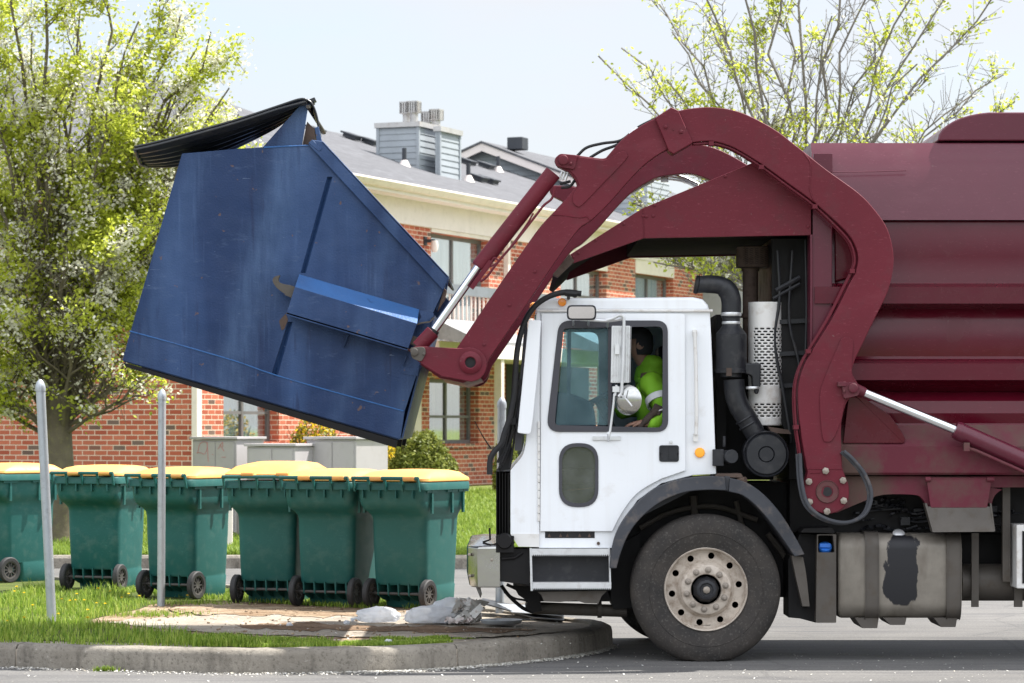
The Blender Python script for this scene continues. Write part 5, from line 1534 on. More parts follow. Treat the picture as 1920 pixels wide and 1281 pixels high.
door = rpoly([(1013, 588), (1284, 588), (1285, 884)], [4, 6, 2]) + crv([(1239, 898), (1205, 917), (1183, 937), (1162, 968), (1148, 996)], 4) + [(1013, 996)]
dr = T(MB().plate(door, YC - .012, .020, [win_o, low_o]), 'door', 'white', bevel=.005)
wg = T(MB().plate(win_o, YC - .022, .03, [win_i]).plate([(1140, 610), (1147, 610), (1147, 803), (1140, 803)], YC - .004, .025), 'window_gasket', 'gasket', dr, bevel=.004)
T(MB().plate(rpoly([(1058, 618), (1141, 616), (1141, 797), (1042, 797)], 5), YC + .006, .005), 'window_glass', 'cab_glass', dr)
T(MB().plate([(1064, 618), (1071, 618), (1069, 797), (1062, 797)], YC + .02, .03), 'window_divider', 'gasket', dr)
T(MB().plate(low_o, YC - .020, .026, [low_i]), 'lower_gasket', 'gasket', dr, bevel=.004)
T(MB().plate(low_i, YC + .0, .005), 'lower_glass', 'low_glass', dr)
T(MB().plate(rpoly([(1060, 918), (1112, 914), (1110, 941), (1064, 942)], 6), YC + .10, .05), 'door_pocket', M['yellow_plastic'], dr, bevel=.008)
hd_ = T(MB().plate(rpoly([(1236, 835), (1273, 835), (1273, 866), (1236, 866)], 5), YC - .020, .012, [rpoly([(1239, 838), (1270, 838), (1270, 863), (1239, 863)], 4)]).plate(rpoly([(1254, 839), (1270, 839), (1270, 862), (1254, 862)], 2), YC - .018, .02).plate([(1238, 837), (1271, 837), (1271, 864), (1238, 864)], YC - .0145, .004), 'door_handle', 'plastic_black', dr, bevel=.003)
T(MB().lathe([(.013, 0), (.013, -.008), (0, -.009)], P(1258, 829, YC - .012), (0, 1, 0), 14), 'door_lock', 'alu', dr)
hg = MB()
for k in range(13):
    y = 790 + k * 14.5; hg.plate([(1008, y), (1012.4, y), (1012.4, y + 13.4), (1008, y + 13.4)], YC - .016, .014)
T(hg, 'hinge', 'white_dirty', dr, bevel=.002)
T(MB().plate([(1022, 997), (1115, 997), (1115, 1009), (1022, 1009)], YC + .009, .004), 'sill_slot', 'rubber', dr)
sl_ = MB()
for px in (1030, 1051, 1064, 1087, 1105): sl_.prism(PL([(px - 3, 1007), (px, 1000), (px + 3, 1007)], YC + .004), (0, .006, 0))
sl_.lathe([(.012, -.002), (.012, -.012), (0, -.012)], P(1122, 1019, YC + .012), (0, 1, 0), 8)
T(sl_, 'sill_clips', 'rust', dr)
# roof, drip rail, rear, front and floor
ro = [(1004, 584), (1006, 575), (1015, 565), (1030, 560), (1050, 559), (1300, 557), (1318, 561), (1328, 572), (1331, 584)]
T(MB().prism(PL(ro, YC + .004), (0, far(YC + .004) - YC - .004, 0)), 'cab_roof', 'white', bevel=.03, seg=3)
T(MB().tube([P(1006, 583, YC - .004), P(1170, 582.5, YC - .004), P(1336, 583, YC - .004)], .010, 8), 'drip_rail', 'white_dirty')
T(MB().prism(PL([(1318, 586), (1331, 586), (1341, 889), (1328, 889)], YC + .065), (0, 2.2, 0)), 'cab_back', 'white')
T(MB().prism(PL([(1314, 588), (1317, 588), (1326, 889), (1323, 889)], YC + .065), (0, 2.2, 0)), 'back_lining', 'interior')
T(MB().plate([(1010, 925), (1325, 900), (1325, 906), (1160, 990), (1010, 990)], YC + .065, 2.2), 'cab_floor', 'interior')
T(MB().prism(PL([(1007, 587), (1012, 587), (1318, 587), (1318, 591), (1007, 591)], YC + .07), (0, 2.2, 0)), 'headliner', 'interior')
ap_ = smooth_loop([(1006, 584, 1), (1013, 584, 1), (1011.5, 1026, 1), (972, 1025, 1), (957, 1001, 1), (957, 882, 1), (965, 872), (980, 853), (986, 828, 1)], 3)
np_ = T(MB().plate(ap_, YC - .002, .06), 'nose_panel', 'white', bevel=.006)
T(MB().prism(PL([(972, 1025), (957, 1001), (1011, 1001), (1011, 1026)], YC - .006), (0, .004, 0)), 'nose_skirt', 'white_dirty', np_)
T(MB().prism([Vector((p.x, far(YC, .06), p.z)) for p in PL(ap_, YC)], (0, .06, 0)), 'nose_panel', 'white', bevel=.006)
T(MB().prism(PL([(957, 882), (985, 850), (1010, 850), (1010, 1020), (957, 1001)], YC + .062), (0, 2.2, 0)), 'cab_front', 'white_dirty', bevel=.01)
T(MB().prism(PL([(1003, 590), (1007, 590), (988, 846), (984, 846)], YC + .064), (0, 2.2, 0)), 'windshield', 'cab_glass')
T(MB().plate(rpoly([(984, 600), (990, 600), (978, 845), (964, 845)], 3), YC + .02, .04), 'windshield_edge', 'gasket')
T(MB().plate(rpoly([(991, 600), (1015, 601), (1009, 690), (999, 790), (995, 815), (970, 812)], [2, 2, 2, 6, 6, 4]), 20.97, .035), 'wind_deflector', 'white', bevel=.006)
gr = MB()
for k in range(5): gr.bx(P(931 + k * 5.2, 884 + k, 21.3 - k * .03), P(934.5 + k * 5.2, 1003, 22.9))
gr.bx(P(930, 884, 21.45), P(957, 1003, 22.9))
T(gr, 'grille', 'dark_under', bevel=.004)
hsb = MB().box(P(947, 1018, 21.3), (.13, .5, .12)).lathe([(0, -.02), (.05, -.02), (.06, .02), (0, .03)], P(946, 1015, 21.04), (0, 1, 0), 16)
hsb.tube([P(x, y, 21.3) for x, y in ((918, 990), (919, 1012), (905, 1017))], .008, 8).tube([P(x, y, 21.2) for x, y in crv([(905, 1018), (925, 1022), (945, 1012), (965, 1018)], 4)], .008, 7)
T(hsb, 'bumper_clutter', 'dark_under', bevel=.008)
# dash, wheel, seats
T(MB().prism(PL(smooth_loop([(1012, 742, 1), (1050, 735), (1090, 745), (1112, 762), (1118, 800, 1), (1118, 880, 1), (1012, 880, 1)], 3), 21.3), (0, 1.9, 0)), 'dashboard', 'dash', bevel=.02)
c_ = P(1120, 748, 21.6); swn = Vector((-.45, 0, .9)).normalized(); sw = MB()
u_ = swn.orthogonal().normalized(); v__ = swn.cross(u_)
sw.tube([c_ + (u_ * math.cos(a) + v__ * math.sin(a)) * .23 for a in np.linspace(0, 6.2832, 37)], .016, 8)
for a in (0, 2.1, 4.2): sw.tube([c_, c_ + (u_ * math.cos(a) + v__ * math.sin(a)) * .22], .013, 6)
sw.cyl(c_, c_ - swn * .5, .03, seg=10)
T(sw, 'steering_wheel', 'interior')
def seat(y):
    mb = MB().prism(PL(rpoly([(1250, 640), (1290, 640), (1305, 860), (1255, 860)], 10), 21.4), (0, .5, 0)).prism(PL(rpoly([(1170, 838), (1290, 848), (1290, 880), (1170, 872)], 8), 21.4), (0, .5, 0))
    mb.v = [(a, b_ - 21.4 + y, c) for a, b_, c in mb.v]
    T(mb, 'seat', 'interior', bevel=.03)
seat(21.32); seat(22.7)
# --- mirrors
ym = 20.84
w_ = MB().plate(rpoly([(1147, 611), (1182, 611), (1180, 718), (1145, 718)], 2), ym, .05)
for k in range(7): px = 1150 + k * 4.6; w_.plate([(px, 613), (px + 1.8, 613), (px + .8, 716), (px - 1, 716)], ym - .006, .007)
mi = T(w_, 'mirror', 'alu', bevel=.003)
T(MB().prism([P(1183, 612, ym + .002), P(1183.6, 612, ym + .002), P(1181.6, 717, ym + .002), P(1181, 717, ym + .002)], (0, .046, 0)), 'mirror_glass', 'mirror', mi)
T(MB().tube([P(x, y, ym - .03) for x, y in crv([(1137, 601), (1150, 597), (1160, 592), (1168, 594), (1170, 606), (1169, 660), (1166, 725), (1165, 738), (1160, 744)], 5)], .0115, 9).tube([P(x, y, ym) for x, y in crv([(1152, 738), (1150, 760), (1145, 800), (1142, 818)], 4)], .009, 8).tube([P(1088, 599, ym + .1), P(1140, 602, ym + .02), P(1170, 598, ym)], .012, 8).box(P(1157, 655, ym - .02), (.03, .03, .07)).box(P(1155, 730, ym), (.05, .03, .04)).tube([P(1153, 742, ym), P(1156, 722, ym)], .01, 7), 'mirror_arm', 'alu', mi)
T(MB().plate(rpoly([(1111, 818), (1164, 818), (1164, 826), (1111, 826)], 2), YC - .022, .01).cyl(P(1141, 826, YC - .02), P(1141, 812, ym), .010, seg=8), 'mirror_bracket', 'alu', mi, bevel=.002)
cvx = Vector((-.55, .83, 0)).normalized()
cc = P(1178, 750, ym)
cm = MB().lathe([(.105, .0), (.108, -.008), (.100, -.02), (.07, -.038), (.03, -.048), (0, -.05)], cc, (.45, .9, .02), 30)
cmo = T(cm, 'convex_mirror', 'chrome')
T(MB().lathe([(.100, .002), (0, .004)], cc, (.45, .9, .02), 30), 'mirror_glass', 'mirror', cmo)
T(MB().tube([P(1162, 740, ym - .03), P(1172, 746, ym - .06), P(1185, 762, ym - .06)], .006, 6).tube([P(1172, 746, ym - .06), P(1176, 730, ym - .05)], .004, 6), 'mirror_arm', 'alu', cmo)
sm = MB().plate(rpoly([(1063, 572), (1118, 572), (1118, 600), (1063, 600)], 9), ym + .04, .05)
smo = T(sm, 'look_down_mirror', 'plastic_black', bevel=.008)
mg = MB().plate(rpoly([(1066, 575), (1115, 575), (1115, 597), (1066, 597)], 7), ym + .012, .002)
zc = ZP(575, ym)
mg.v = [(a, b_ + (zc - c) * .30, c) for a, b_, c in mg.v]
T(mg, 'mirror_glass', 'mirror', smo)
T(MB().cyl(P(1075, 600, ym + .06), P(1075, 611, YC), .008, seg=8).cyl(P(1103, 600, ym + .06), P(1103, 611, YC), .008, seg=8).cyl(P(1139, 598, ym + .04), P(1139, 614, YC - .02), .008, seg=8), 'mirror_bracket', 'alu', smo)
# --- lamps
def lamp(px, py, Y, r, mat, axis=(0, 1, 0)):
    c = P(px, py, Y)
    o = T(MB().lathe([(r, 0), (r, -.012), (r * .8, -.02), (0, -.024)], c, axis, 22), 'marker_lamp', mat)
    return o
lamp(1054, 567, YC - .004, .030, 'amber')
mk = lamp(1312, 849, YC + .01, .036, 'amber_on')
T(MB().plate(rpoly([(1300, 849), (1312, 842), (1324, 849), (1312, 856)], 3), YC + .004, .007), 'lamp_base', 'white_dirty', mk)
for i, (px, py) in enumerate(((1010, 571), (1001, 579), (996, 585), (991, 590), (983, 598))):
    q = P(px, py, 21.25 + i * .42)
    T(MB().lathe([(.03, 0), (.028, -.03), (.015, -.045), (0, -.045)], Vector((XP(1006, YC) , 21.3 + i * .42, ZP(572, YC))), (1, 0, .0), 16), 'marker_lamp', 'amber')
# --- grab handle, front guard hose, cables
T(MB().tube([P(x, y, YC - .04) for x, y in crv([(1302, 622), (1303, 632), (1305, 700), (1306, 780), (1305, 815)], 4)], .014, 9).plate(rpoly([(1298, 618), (1307, 618), (1308, 632), (1299, 632)], 3), YC - .03, .045).plate(rpoly([(1300, 812), (1309, 812), (1309, 828), (1300, 828)], 3), YC - .03, .045), 'grab_handle', 'white_dirty', bevel=.003)
gh = [(1090, 551), (1062, 548), (1032, 555), (1003, 574), (983, 606), (971, 650), (966, 700), (963, 745), (955, 785), (945, 815), (940, 832), (926, 848), (919, 864), (918, 890)]
T(MB().tube([P(x, y, 20.98) for x, y in crv(gh, 5)], .021, 12).tube([P(1060, 549, 20.98), P(1082, 551, 20.98)], .026, 10).cyl(P(1066, 552, 20.98), P(1066, 560, 21.1), .012, seg=8), 'snorkel_hose', 'rubber')
cb = MB(); rs = random.Random(9)
for k in range(9):
    a, b_ = rs.uniform(958, 978), rs.uniform(925, 952)
    cb.tube([P(x, y, 21.05 + .02 * k) for x, y in crv([(a + 6, 690 + rs.uniform(0, 60)), (a, 760 + rs.uniform(-10, 20)), ((a + b_) / 2 + 4, 830), (b_ + 6, 872 + rs.uniform(-5, 20))], 4)], rs.uniform(.004, .009), 6)
for (x, y) in ((972, 718), (960, 790), (975, 800)): cb.box(P(x, y, 21.06), (.06, .06, .05))
cb.prism(PL([(935, 835), (958, 800), (960, 850), (957, 880), (936, 884)], 21.2), (0, .3, 0))
T(cb, 'wiper_cables', 'rubber')
T(MB().tube([P(890, 790, 21.1), P(905, 818, 21.1), P(921, 842, 21.1)], [.003, .004, .006], 6), 'antenna', 'rubber')
# --- bumper and steps
bpz0, bpz1 = ZP(1102, YC), ZP(1024, YC)
bpl = [(XP(938, YC), YC), (XP(896, YC), YC), (XP(878, YC), YC + .10), (XP(874, YC), YC + .3), (XP(874, YC), far(YC) - .3), (XP(896, YC), far(YC)), (XP(938, YC), far(YC)), (XP(938, YC), far(YC) - .03), (XP(938, YC), YC + .03)]
bpm = MB().loft([[Vector((x + (.02 if x < XP(890, YC) else 0), y, bpz0)) for x, y in bpl], [Vector((x, y, bpz0 + .1)) for x, y in bpl], [Vector((x, y, bpz1 - .012)) for x, y in bpl], [Vector((x + (.015 if x < XP(900, YC) else 0), y + .012, bpz1)) for x, y in bpl]])
bp_o = None
bpm.v = [(a, b_ + max(0.0, bpz1 - c) * .010 * (1 if b_ < YM else -1), c) for a, b_, c in bpm.v]
bp_o = T(bpm, 'bumper', 'chrome', bevel=.01)
bb = MB()
for px, py in ((880, 1040), (922, 1050), (881, 1080)): bolt(bb, px, py, YC if px > 890 else YC + .08, .012, .01)
T(bb, 'bumper_bolts', 'nut', bp_o)
T(MB().plate(rpoly([(936, 1029), (994, 1029), (994, 1098), (936, 1090)], 2), YC + .03, .3).tube([P(940, 1048, YC + .02), P(965, 1046, YC + .02), P(980, 1036, YC + .02)], .012, 7), 'bumper_bracket', 'dark_under', bevel=.006)
st = MB().plate([(995, 1030), (1143, 1030), (1145, 1105), (997, 1109)], YC + .11, .4)
T(st, 'step_well', 'plastic_black', bevel=.006)
st = MB().plate([(993, 1028), (997, 1028), (999, 1108), (995, 1108)], YC - .02, .14).plate([(1141, 1028), (1144, 1028), (1146, 1104), (1143, 1104)], YC - .02, .14)
for y0, y1, xa, xb in ((1029, 1040, 997, 1143), (1092, 1103, 999, 1146)):
    pts_ = [(xa, y0), (xb, y0), (xb, y1)]
    n = 40
    for k in range(n):
        x = xb - (xb - xa) * (k + .5) / n; pts_ += [(x + 1.2, y1), (x, y1 + 3.5), (x - 1.2, y1)]
    pts_.append((xa, y1))
    st.plate(pts_, YC - .03, .012)
    z = ZP(y0, YC); st.bx((XP(xa, YC), YC - .02, z - .008), (XP(xb, YC), YC + .11, z))
T(st, 'step', 'alu')
T(MB().plate([(1008, 1110), (1138, 1108), (1128, 1118), (1122, 1132), (1096, 1131), (1080, 1126), (1050, 1129), (1020, 1128), (1015, 1116)], YC + .05, .012), 'step_skirt', 'steel_dirty')
T(MB().cyl(P(998, 1140, 21.6), P(1175, 1146, 21.6), .045, seg=18).cyl(P(1120, 1143, 21.6), P(1128, 1143, 21.6), .062, seg=18), 'tie_rod', 'steel_dirty')
ug = MB().plate([(1145, 1030), (1200, 1000), (1200, 1140), (1150, 1142), (1140, 1110)], 21.5, .8)
ug.plate([(962, 1098), (1010, 1100), (1016, 1146), (1000, 1149), (985, 1140), (990, 1128), (972, 1116)], 21.45, .5)
ug.plate([(1000, 1108), (1145, 1105), (1145, 1128), (1010, 1128)], 21.5, 1.2)
for (pts_, r) in (([(940, 1098), (955, 1118), (980, 1140), (1000, 1148)], .014), ([(950, 1096), (975, 1108), (1000, 1126), (1010, 1132)], .012), ([(945, 1110), (965, 1122), (985, 1126), (1005, 1136)], .008), ([(985, 1102), (998, 1120), (1004, 1135)], .02)):
    ug.tube([P(x, y, 21.5) for x, y in crv(pts_, 4)], r, 7)
T(ug, 'underbody', 'dark_under')
# --- exhaust, heat shield, intake
sh = Vector((XP(1436, 21.25), 21.4, 0))
ex = MB().cyl(P(1407, 505, 21.7), P(1407, 700, 21.7), .058, seg=20).cyl(P(1407, 503, 21.7), P(1407, 509, 21.7), .066, seg=20).cyl(P(1405, 588, 21.7), P(1405, 596, 21.7), .066, seg=20)
exo = T(ex, 'exhaust_stack', 'rust')
mc = P(1416, 483, 21.7)
T(MB().lathe([(.128, -.078), (.135, -.07), (.135, .07), (.128, .078), (.06, .078), (.06, -.078)], mc, (0, 0, 1), 26, closed=True).box(mc + Vector((-.10, 0, 0)), (.07, .2, .15)), 'spark_arrester', 'rust', exo, bevel=.004)
ms = MB()
for i in range(9):
    for j in range(9):
        a = R(200 + j * 16); z = -.055 + i * .0135
        ms.bar(mc + Vector((.1365 * math.cos(a), .1365 * math.sin(a), z)), mc + Vector((.1365 * math.cos(a + .2), .1365 * math.sin(a + .2), z + .008)), .003, .005, up=(0, 0, 1))
T(ms, 'mesh_screen', 'dark_under', exo)
# perforated white shield: half cylinder with real slots
def shield():
    mb = MB(); hx = XP(1437, 21.24); r = .118; yc = 21.36
    zt_, zb2 = ZP(566, 21.24), ZP(798, 21.24)
    def pt(a, z): return Vector((hx + r * math.sin(R(a)), yc - r * math.cos(R(a)), z))
    rows = np.linspace(zt_, zb2, 86)
    nA = 54; A = np.linspace(-98, 98, nA + 1)
    vs = [pt(a, z) for z in rows for a in A]; fs = []
    for i in range(85):
        f = i / 85
        slot = (.20 < f < .66 or .80 < f < .92) and i % 2 == 0
        for k in range(nA):
            ph = (k + (3 if (i // 2) % 2 else 0)) % 6
            if slot and 13 < k and ph < 4: continue
            fs.append((i * (nA + 1) + k, i * (nA + 1) + k + 1, (i + 1) * (nA + 1) + k + 1, (i + 1) * (nA + 1) + k))
    mb.add(vs, fs)
    return mb
so = T(shield(), 'heat_shield', 'white_dirty', exo, recalc=False)
md = so.modifiers.new('thickness', 'SOLIDIFY'); md.thickness = .004
T(MB().cyl(P(1437, 568, 21.36), P(1437, 800, 21.36), .092, seg=24), 'muffler', 'dark_under', exo)
iy = 21.20
it = MB().tube([P(x, y, iy) for x, y in crv([(1306, 534), (1330, 533), (1352, 536), (1366, 548), (1371, 566), (1371, 588)], 5)], [.062] * 4 + [.066] * 8 + [.072] * 14, 20)
ito = T(it, 'air_intake', 'plastic_black')
T(MB().lathe([(.064, 0), (.070, .02), (.062, .03), (.0, .03)], P(1303, 533, iy), (1, 0, -.2), 20), 'intake_mouth', 'rubber', ito)
T(MB().lathe([(r, -h) for r, h in ((.070, 0), (.070, .03), (.064, .035), (.064, .085), (.074, .10), (.112, .15), (.112, .40), (.116, .405), (.116, .43), (.075, .43), (.075, .46))], P(1371, 588, iy), (0, 0, 1), 32), 'precleaner', 'plastic_black', ito)
T(MB().lathe([(r, -h) for r, h in ((.0725, .0), (.0745, .004), (.0745, .022), (.0725, .026))], P(1371, 586, iy), (0, 0, 1), 32, closed=True).lathe([(r, -h) for r, h in ((.066, .0), (.068, .004), (.068, .016), (.066, .02))], P(1371, 603, iy), (0, 0, 1), 32, closed=True).lathe([(r, -h) for r, h in ((.05, .0), (.052, .004), (.052, .014), (.05, .018))], P(1412, 725, iy - .03), (0, 0, 1), 22, closed=True), 'hose_clamp', 'alu', ito)
T(MB().prism(PL(rpoly([(1396, 681), (1427, 681), (1426, 727), (1411, 727), (1410, 705), (1396, 700)], 4), iy - .05), (0, .1, 0)).prism(PL([(1414, 729), (1424, 729), (1422, 739), (1416, 739)], iy - .03), (0, .06, 0)), 'dust_ejector', 'plastic_black', ito, bevel=.012)
T(MB().tube([P(x, y, iy) for x, y in crv([(1376, 712), (1378, 738), (1386, 762), (1398, 782), (1412, 806), (1424, 828)], 5)], .075, 20), 'intake_elbow', 'plastic_black', ito)
gl = MB()
for (px, py, a) in ((1392, 785, 30), (1398, 796, 30)):
    c = P(px + 6, py, iy); gl.lathe([(.077, -.008), (.080, 0), (.077, .008)], c, (.5, 0, -.85), 26, closed=True)
T(gl, 'elbow_clamp', 'plastic_black', ito)
ac = P(1437, 852, 21.02)
aco = T(MB().lathe([(.145, .5), (.15, .45), (.15, .06), (.165, .05), (.168, .02), (.160, .0), (.150, .012), (.140, -.006), (.06, -.008), (.056, .004), (.050, -.006), (0, -.006)], ac, (0, 1, 0), 48), 'air_cleaner', 'plastic_black')
T(MB().cyl(P(1353, 858, 21.3), P(1372, 856, 21.0), .05, seg=18).box(P(1345, 858, 21.15), (.08, .2, .12)).cyl(P(1358, 838, 21.1), P(1358, 818, 21.1), .012, seg=8), 'air_dryer', 'plastic_black', bevel=.02)
T(MB().plate([(1440, 800), (1478, 806), (1484, 814), (1448, 812)], 21.1, .2).plate([(1362, 690), (1372, 690), (1372, 705), (1362, 705)], 21.08, .05), 'shield_bracket', 'rust')
vb_ = MB().plate([(1343, 590), (1362, 590), (1362, 890), (1345, 890)], 21.6, 1.2)
vb_.plate([(1343, 640), (1450, 640), (1450, 900), (1345, 900)], 21.75, .8)
T(vb_, 'engine_bay', 'dark_under')

# ------------------------------------------------------------------ dumpster
YD, YDF = 21.20, 23.14
dc = P(520, 540, YD)
dmp = empty('dumpster', Vector((dc.x, (YD + YDF) / 2, P(480, 760, YD).z)), 'big blue steel dumpster tipped in mid air on the truck forks, black lid hanging open', 'dumpster')
def D(mb, name, mat, parent=None, **k): return mb.build(name, M[mat] if isinstance(mat, str) else mat, parent or dmp, **k)
def bpos(px, py):
    q = P(px, py, YD) - dmp.location
    return q.x * math.cos(R(15.8)) - q.z * math.sin(R(15.8))
M['blue'] = blue_mat('dumpster_blue', (.009, .028, .088), bands=((bpos(505, 440), .20, .38), (bpos(355, 330), .10, .14), (bpos(455, 560), .07, .18), (bpos(735, 420), .10, .2), (bpos(770, 720), .09, .28), (bpos(285, 640), .16, .10)))
hull = [(341, 288), (445, 279), (560, 272), (580, 272), (832, 544), (812, 588), (786, 689), (759, 771), (751, 824), (229, 676)]
groove_u = [(614, 332), (623, 332), (573, 512), (564, 512)]
groove_l = [(540, 604), (549, 604), (521, 702), (515, 706), (510, 700)]
side = D(MB().plate(hull, YD, .018, [groove_u, groove_l]), 'side_panel', 'blue', bevel=.004)
def gpt(p): return P(p[0], p[1], YD)
for gpoly in (groove_u, groove_l):
    gv = MB()
    a, b_ = gpt(gpoly[0]), gpt(gpoly[1]); c, d = gpt(gpoly[2]), gpt(gpoly[-1] if len(gpoly) == 4 else gpoly[4])
    m0, m1 = (a + b_) / 2 + Vector((0, .035, 0)), (c + d) / 2 + Vector((0, .035, 0))
    gv.add([a + Vector((0, .017, 0)), m0, m1, d + Vector((0, .017, 0)), b_ + Vector((0, .017, 0)), c + Vector((0, .017, 0))], [(0, 1, 2, 3), (1, 4, 5, 2)])
    D(gv, 'groove', 'blue', side, recalc=False)
wl_ = MB().tube([P(x, y, YD - .001) for x, y in crv([(243, 621), (330, 645), (440, 677), (515, 703), (640, 739), (757, 771)], 4)], .0055, 6)
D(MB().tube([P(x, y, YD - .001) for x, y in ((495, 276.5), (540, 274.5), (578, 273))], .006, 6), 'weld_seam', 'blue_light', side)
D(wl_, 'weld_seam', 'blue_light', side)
D(MB().prism([Vector((p.x, YDF, p.z)) for p in PL(hull, YD)], (0, .018, 0)), 'side_panel', 'blue')
def span(name, pts, mat, t=.012):
    a = PL(pts, YD)
    n = (a[1] - a[0]).normalized(); off = Vector((-n.z, 0, n.x)) * t
    return D(MB().prism([Vector((a[0].x, YD + .019, a[0].z)), Vector((a[1].x, YD + .019, a[1].z)), Vector((a[1].x, YD + .019, a[1].z)) + off, Vector((a[0].x, YD + .019, a[0].z)) + off], (0, YDF - YD - .02, 0)), name, mat)
span('bottom_panel', [(230, 678), (748, 825)], 'blue', .02)
span('front_panel', [(341, 290), (231, 676)], 'blue', .012)
span('back_panel', [(812, 590), (786, 689)], 'blue', .012)
span('back_panel', [(786, 689), (752, 822)], 'blue', .012)
span('top_panel', [(345, 289), (478, 278)], 'blue', -.012)
rn = MB()
for (a, b_) in (((232, 680), (745, 826)),):
    for q in (YD + .004, (YD + YDF) / 2, YDF - .09):
        pa, pb_ = P(*a, YD), P(*b_, YD)
        rn.prism([Vector((pa.x, q, pa.z)), Vector((pb_.x, q, pb_.z)), Vector((pb_.x - .01, q, pb_.z - .055)), Vector((pa.x + .01, q, pa.z - .03))], (0, .08, 0))
D(rn, 'skid', 'dark_under', bevel=.003)
lpp = MB().plate([(578, 271), (584, 262), (606, 265), (842, 519), (838, 530), (831, 545)], YD - .03, .05)
lpp.prism([Vector((p.x, YD - .03, p.z)) for p in PL([(604, 264), (842, 519), (839, 523), (602, 268)], YD - .03)], (0, YDF - YD + .06, 0))
lpp.plate([(832, 545), (842, 520), (838, 545), (820, 583), (816, 580)], YD + .04, .02)
D(lpp, 'rim_lip', 'blue', bevel=.006)
hk = MB().plate([(820, 585), (832, 540), (838, 545), (834, 562)], YD + .02, .06)
D(hk, 'lid_hook', 'rust', bevel=.005)
# fork pocket
A0, A1 = P(561, 514, YD - .002), P(786, 580, YD - .002)
B0, B1 = P(553, 538, YD - .17), P(782, 607, YD - .17)
C0, C1 = P(536, 591, YD - .17), P(764, 658, YD - .17)
D0, D1 = P(541, 600, YD - .002), P(768, 668, YD - .002)
pk_ = MB().add([B0, B1, C1, C0] + [p + Vector((0, .012, 0)) for p in (B0, B1, C1, C0)], [(0, 1, 2, 3), (7, 6, 5, 4), (0, 4, 5, 1), (1, 5, 6, 2), (2, 6, 7, 3), (3, 7, 4, 0)])
pko = D(pk_, 'fork_pocket', 'blue', bevel=.003)
D(MB().loft([[A0, B0, B0 + Vector((0, .014, -.006)), A0 + Vector((0, 0, -.014))], [A1, B1, B1 + Vector((0, .014, -.006)), A1 + Vector((0, 0, -.014))]]), 'pocket_top', 'blue_light', pko, bevel=.003)  # sun on the upward slope is put into the lighter blue
dv = (C1 - C0).normalized(); nu = (B0 - C0).normalized()
D(MB().add([C0 + nu * .01, C1 + nu * .01, D1 + nu * .03, D0 + nu * .03, C0 + nu * .02, C1 + nu * .02, D1 + nu * .04, D0 + nu * .04], [(0, 1, 2, 3), (7, 6, 5, 4), (0, 4, 5, 1), (2, 6, 7, 3), (1, 5, 6, 2), (3, 7, 4, 0)]), 'pocket_base', 'rust', pko)
tp = MB()
tp.prism(PL([(786, 582), (814, 588), (812, 594), (800, 603), (783, 606), (779, 610), (790, 595)], YD - .10), (0, .01, 0))
D(tp, 'torn_flap', 'blue', pko)
D(MB().prism(PL([(779, 608), (790, 604), (806, 602), (813, 594), (814, 597), (806, 605), (790, 607), (781, 610)], YD - .108), (0, .02, 0)), 'torn_edge', 'steel_dirty', pko)
rb = MB()
for a, b_ in (((651, 628), (645, 652)), ((760, 668), (756, 686))): rb.prism([P(*a, YD - .001), P(a[0] + 3, a[1], YD - .001), P(*b_, YD - .001)], (0, -.03, 0))
rb.plate([(757, 690), (786, 690), (783, 706), (752, 700)], YD - .006, .008)
D(rb, 'pocket_brace', 'blue', pko)
rsm = MB().plate(rpoly([(523, 602), (536, 588), (540, 600), (533, 617), (528, 620)], 2), YD - .004, .006)
D(rsm, 'rusty_patch', 'rust', pko)
# fin, lid and its hinge pieces
D(MB().plate([(492, 277), (563, 197), (573, 193), (577, 203), (566, 274)], YD + .06, .02), 'lid_support', 'blue', bevel=.003)
D(MB().prism([P(567, 272, YD + .12), P(576, 228, YD + .12), P(590, 243, YD + .12), P(590, 270, YD + .12)], (0, 1.6, 0)), 'inner_plate', 'rust')
D(MB().plate([(590, 240), (597, 237), (606, 276), (596, 279)], YD - .01, .04).plate([(586, 262), (604, 280), (598, 284), (578, 268)], YD - .035, .06), 'hinge_bracket', 'blue', bevel=.004)
D(MB().cyl(P(577, 200, YD + .02), Vector((P(577, 200, YD).x, YDF - .05, P(577, 200, YD).z)), .014, seg=10), 'hinge_rod', 'steel_dirty')
def lid_piece(near_px, far_px, Yn, Yf, nu_, nv, amp, ribs, name='lid'):
    ne = [P(x, y, Yn) for x, y in near_px]; fe = [P(x, y, Yf) for x, y in far_px]
    ne = [Vector(p) for p in crv([tuple(q) for q in ne], nu_)]; fe = [Vector(p) for p in crv([tuple(q) for q in fe], nu_)]
    vs = []; fs = []
    for i, (a, b_) in enumerate(zip(ne, fe)):
        for j in range(nv + 1):
            v = j / nv; p = a.lerp(b_, v)
            s = math.sin(v * ribs * 2 * math.pi)
            s = max(-.6, min(.6, s * 1.5)) / .6
            p = p + Vector((0, 0, amp * s)) - Vector((0, 0, .015 * math.sin(v * math.pi)))
            if j == 0: p = p + Vector((0, 0, .018))
            vs.append(p)
    n = len(ne)
    for i in range(n - 1):
        for j in range(nv): fs.append((i * (nv + 1) + j, i * (nv + 1) + j + 1, (i + 1) * (nv + 1) + j + 1, (i + 1) * (nv + 1) + j))
    o = D(MB().add(vs, fs), name, 'lid_black', recalc=False, ang=50)
    md = o.modifiers.new('thickness', 'SOLIDIFY'); md.thickness = .012
    return o
lid_o = lid_piece([(252, 281), (300, 270), (370, 251), (450, 228), (520, 205), (560, 192), (574, 192)], [(276, 312), (330, 311), (400, 296), (455, 271), (515, 240), (555, 212), (576, 200)], YD - .05, YD + .75, 5, 40, .014, 6)
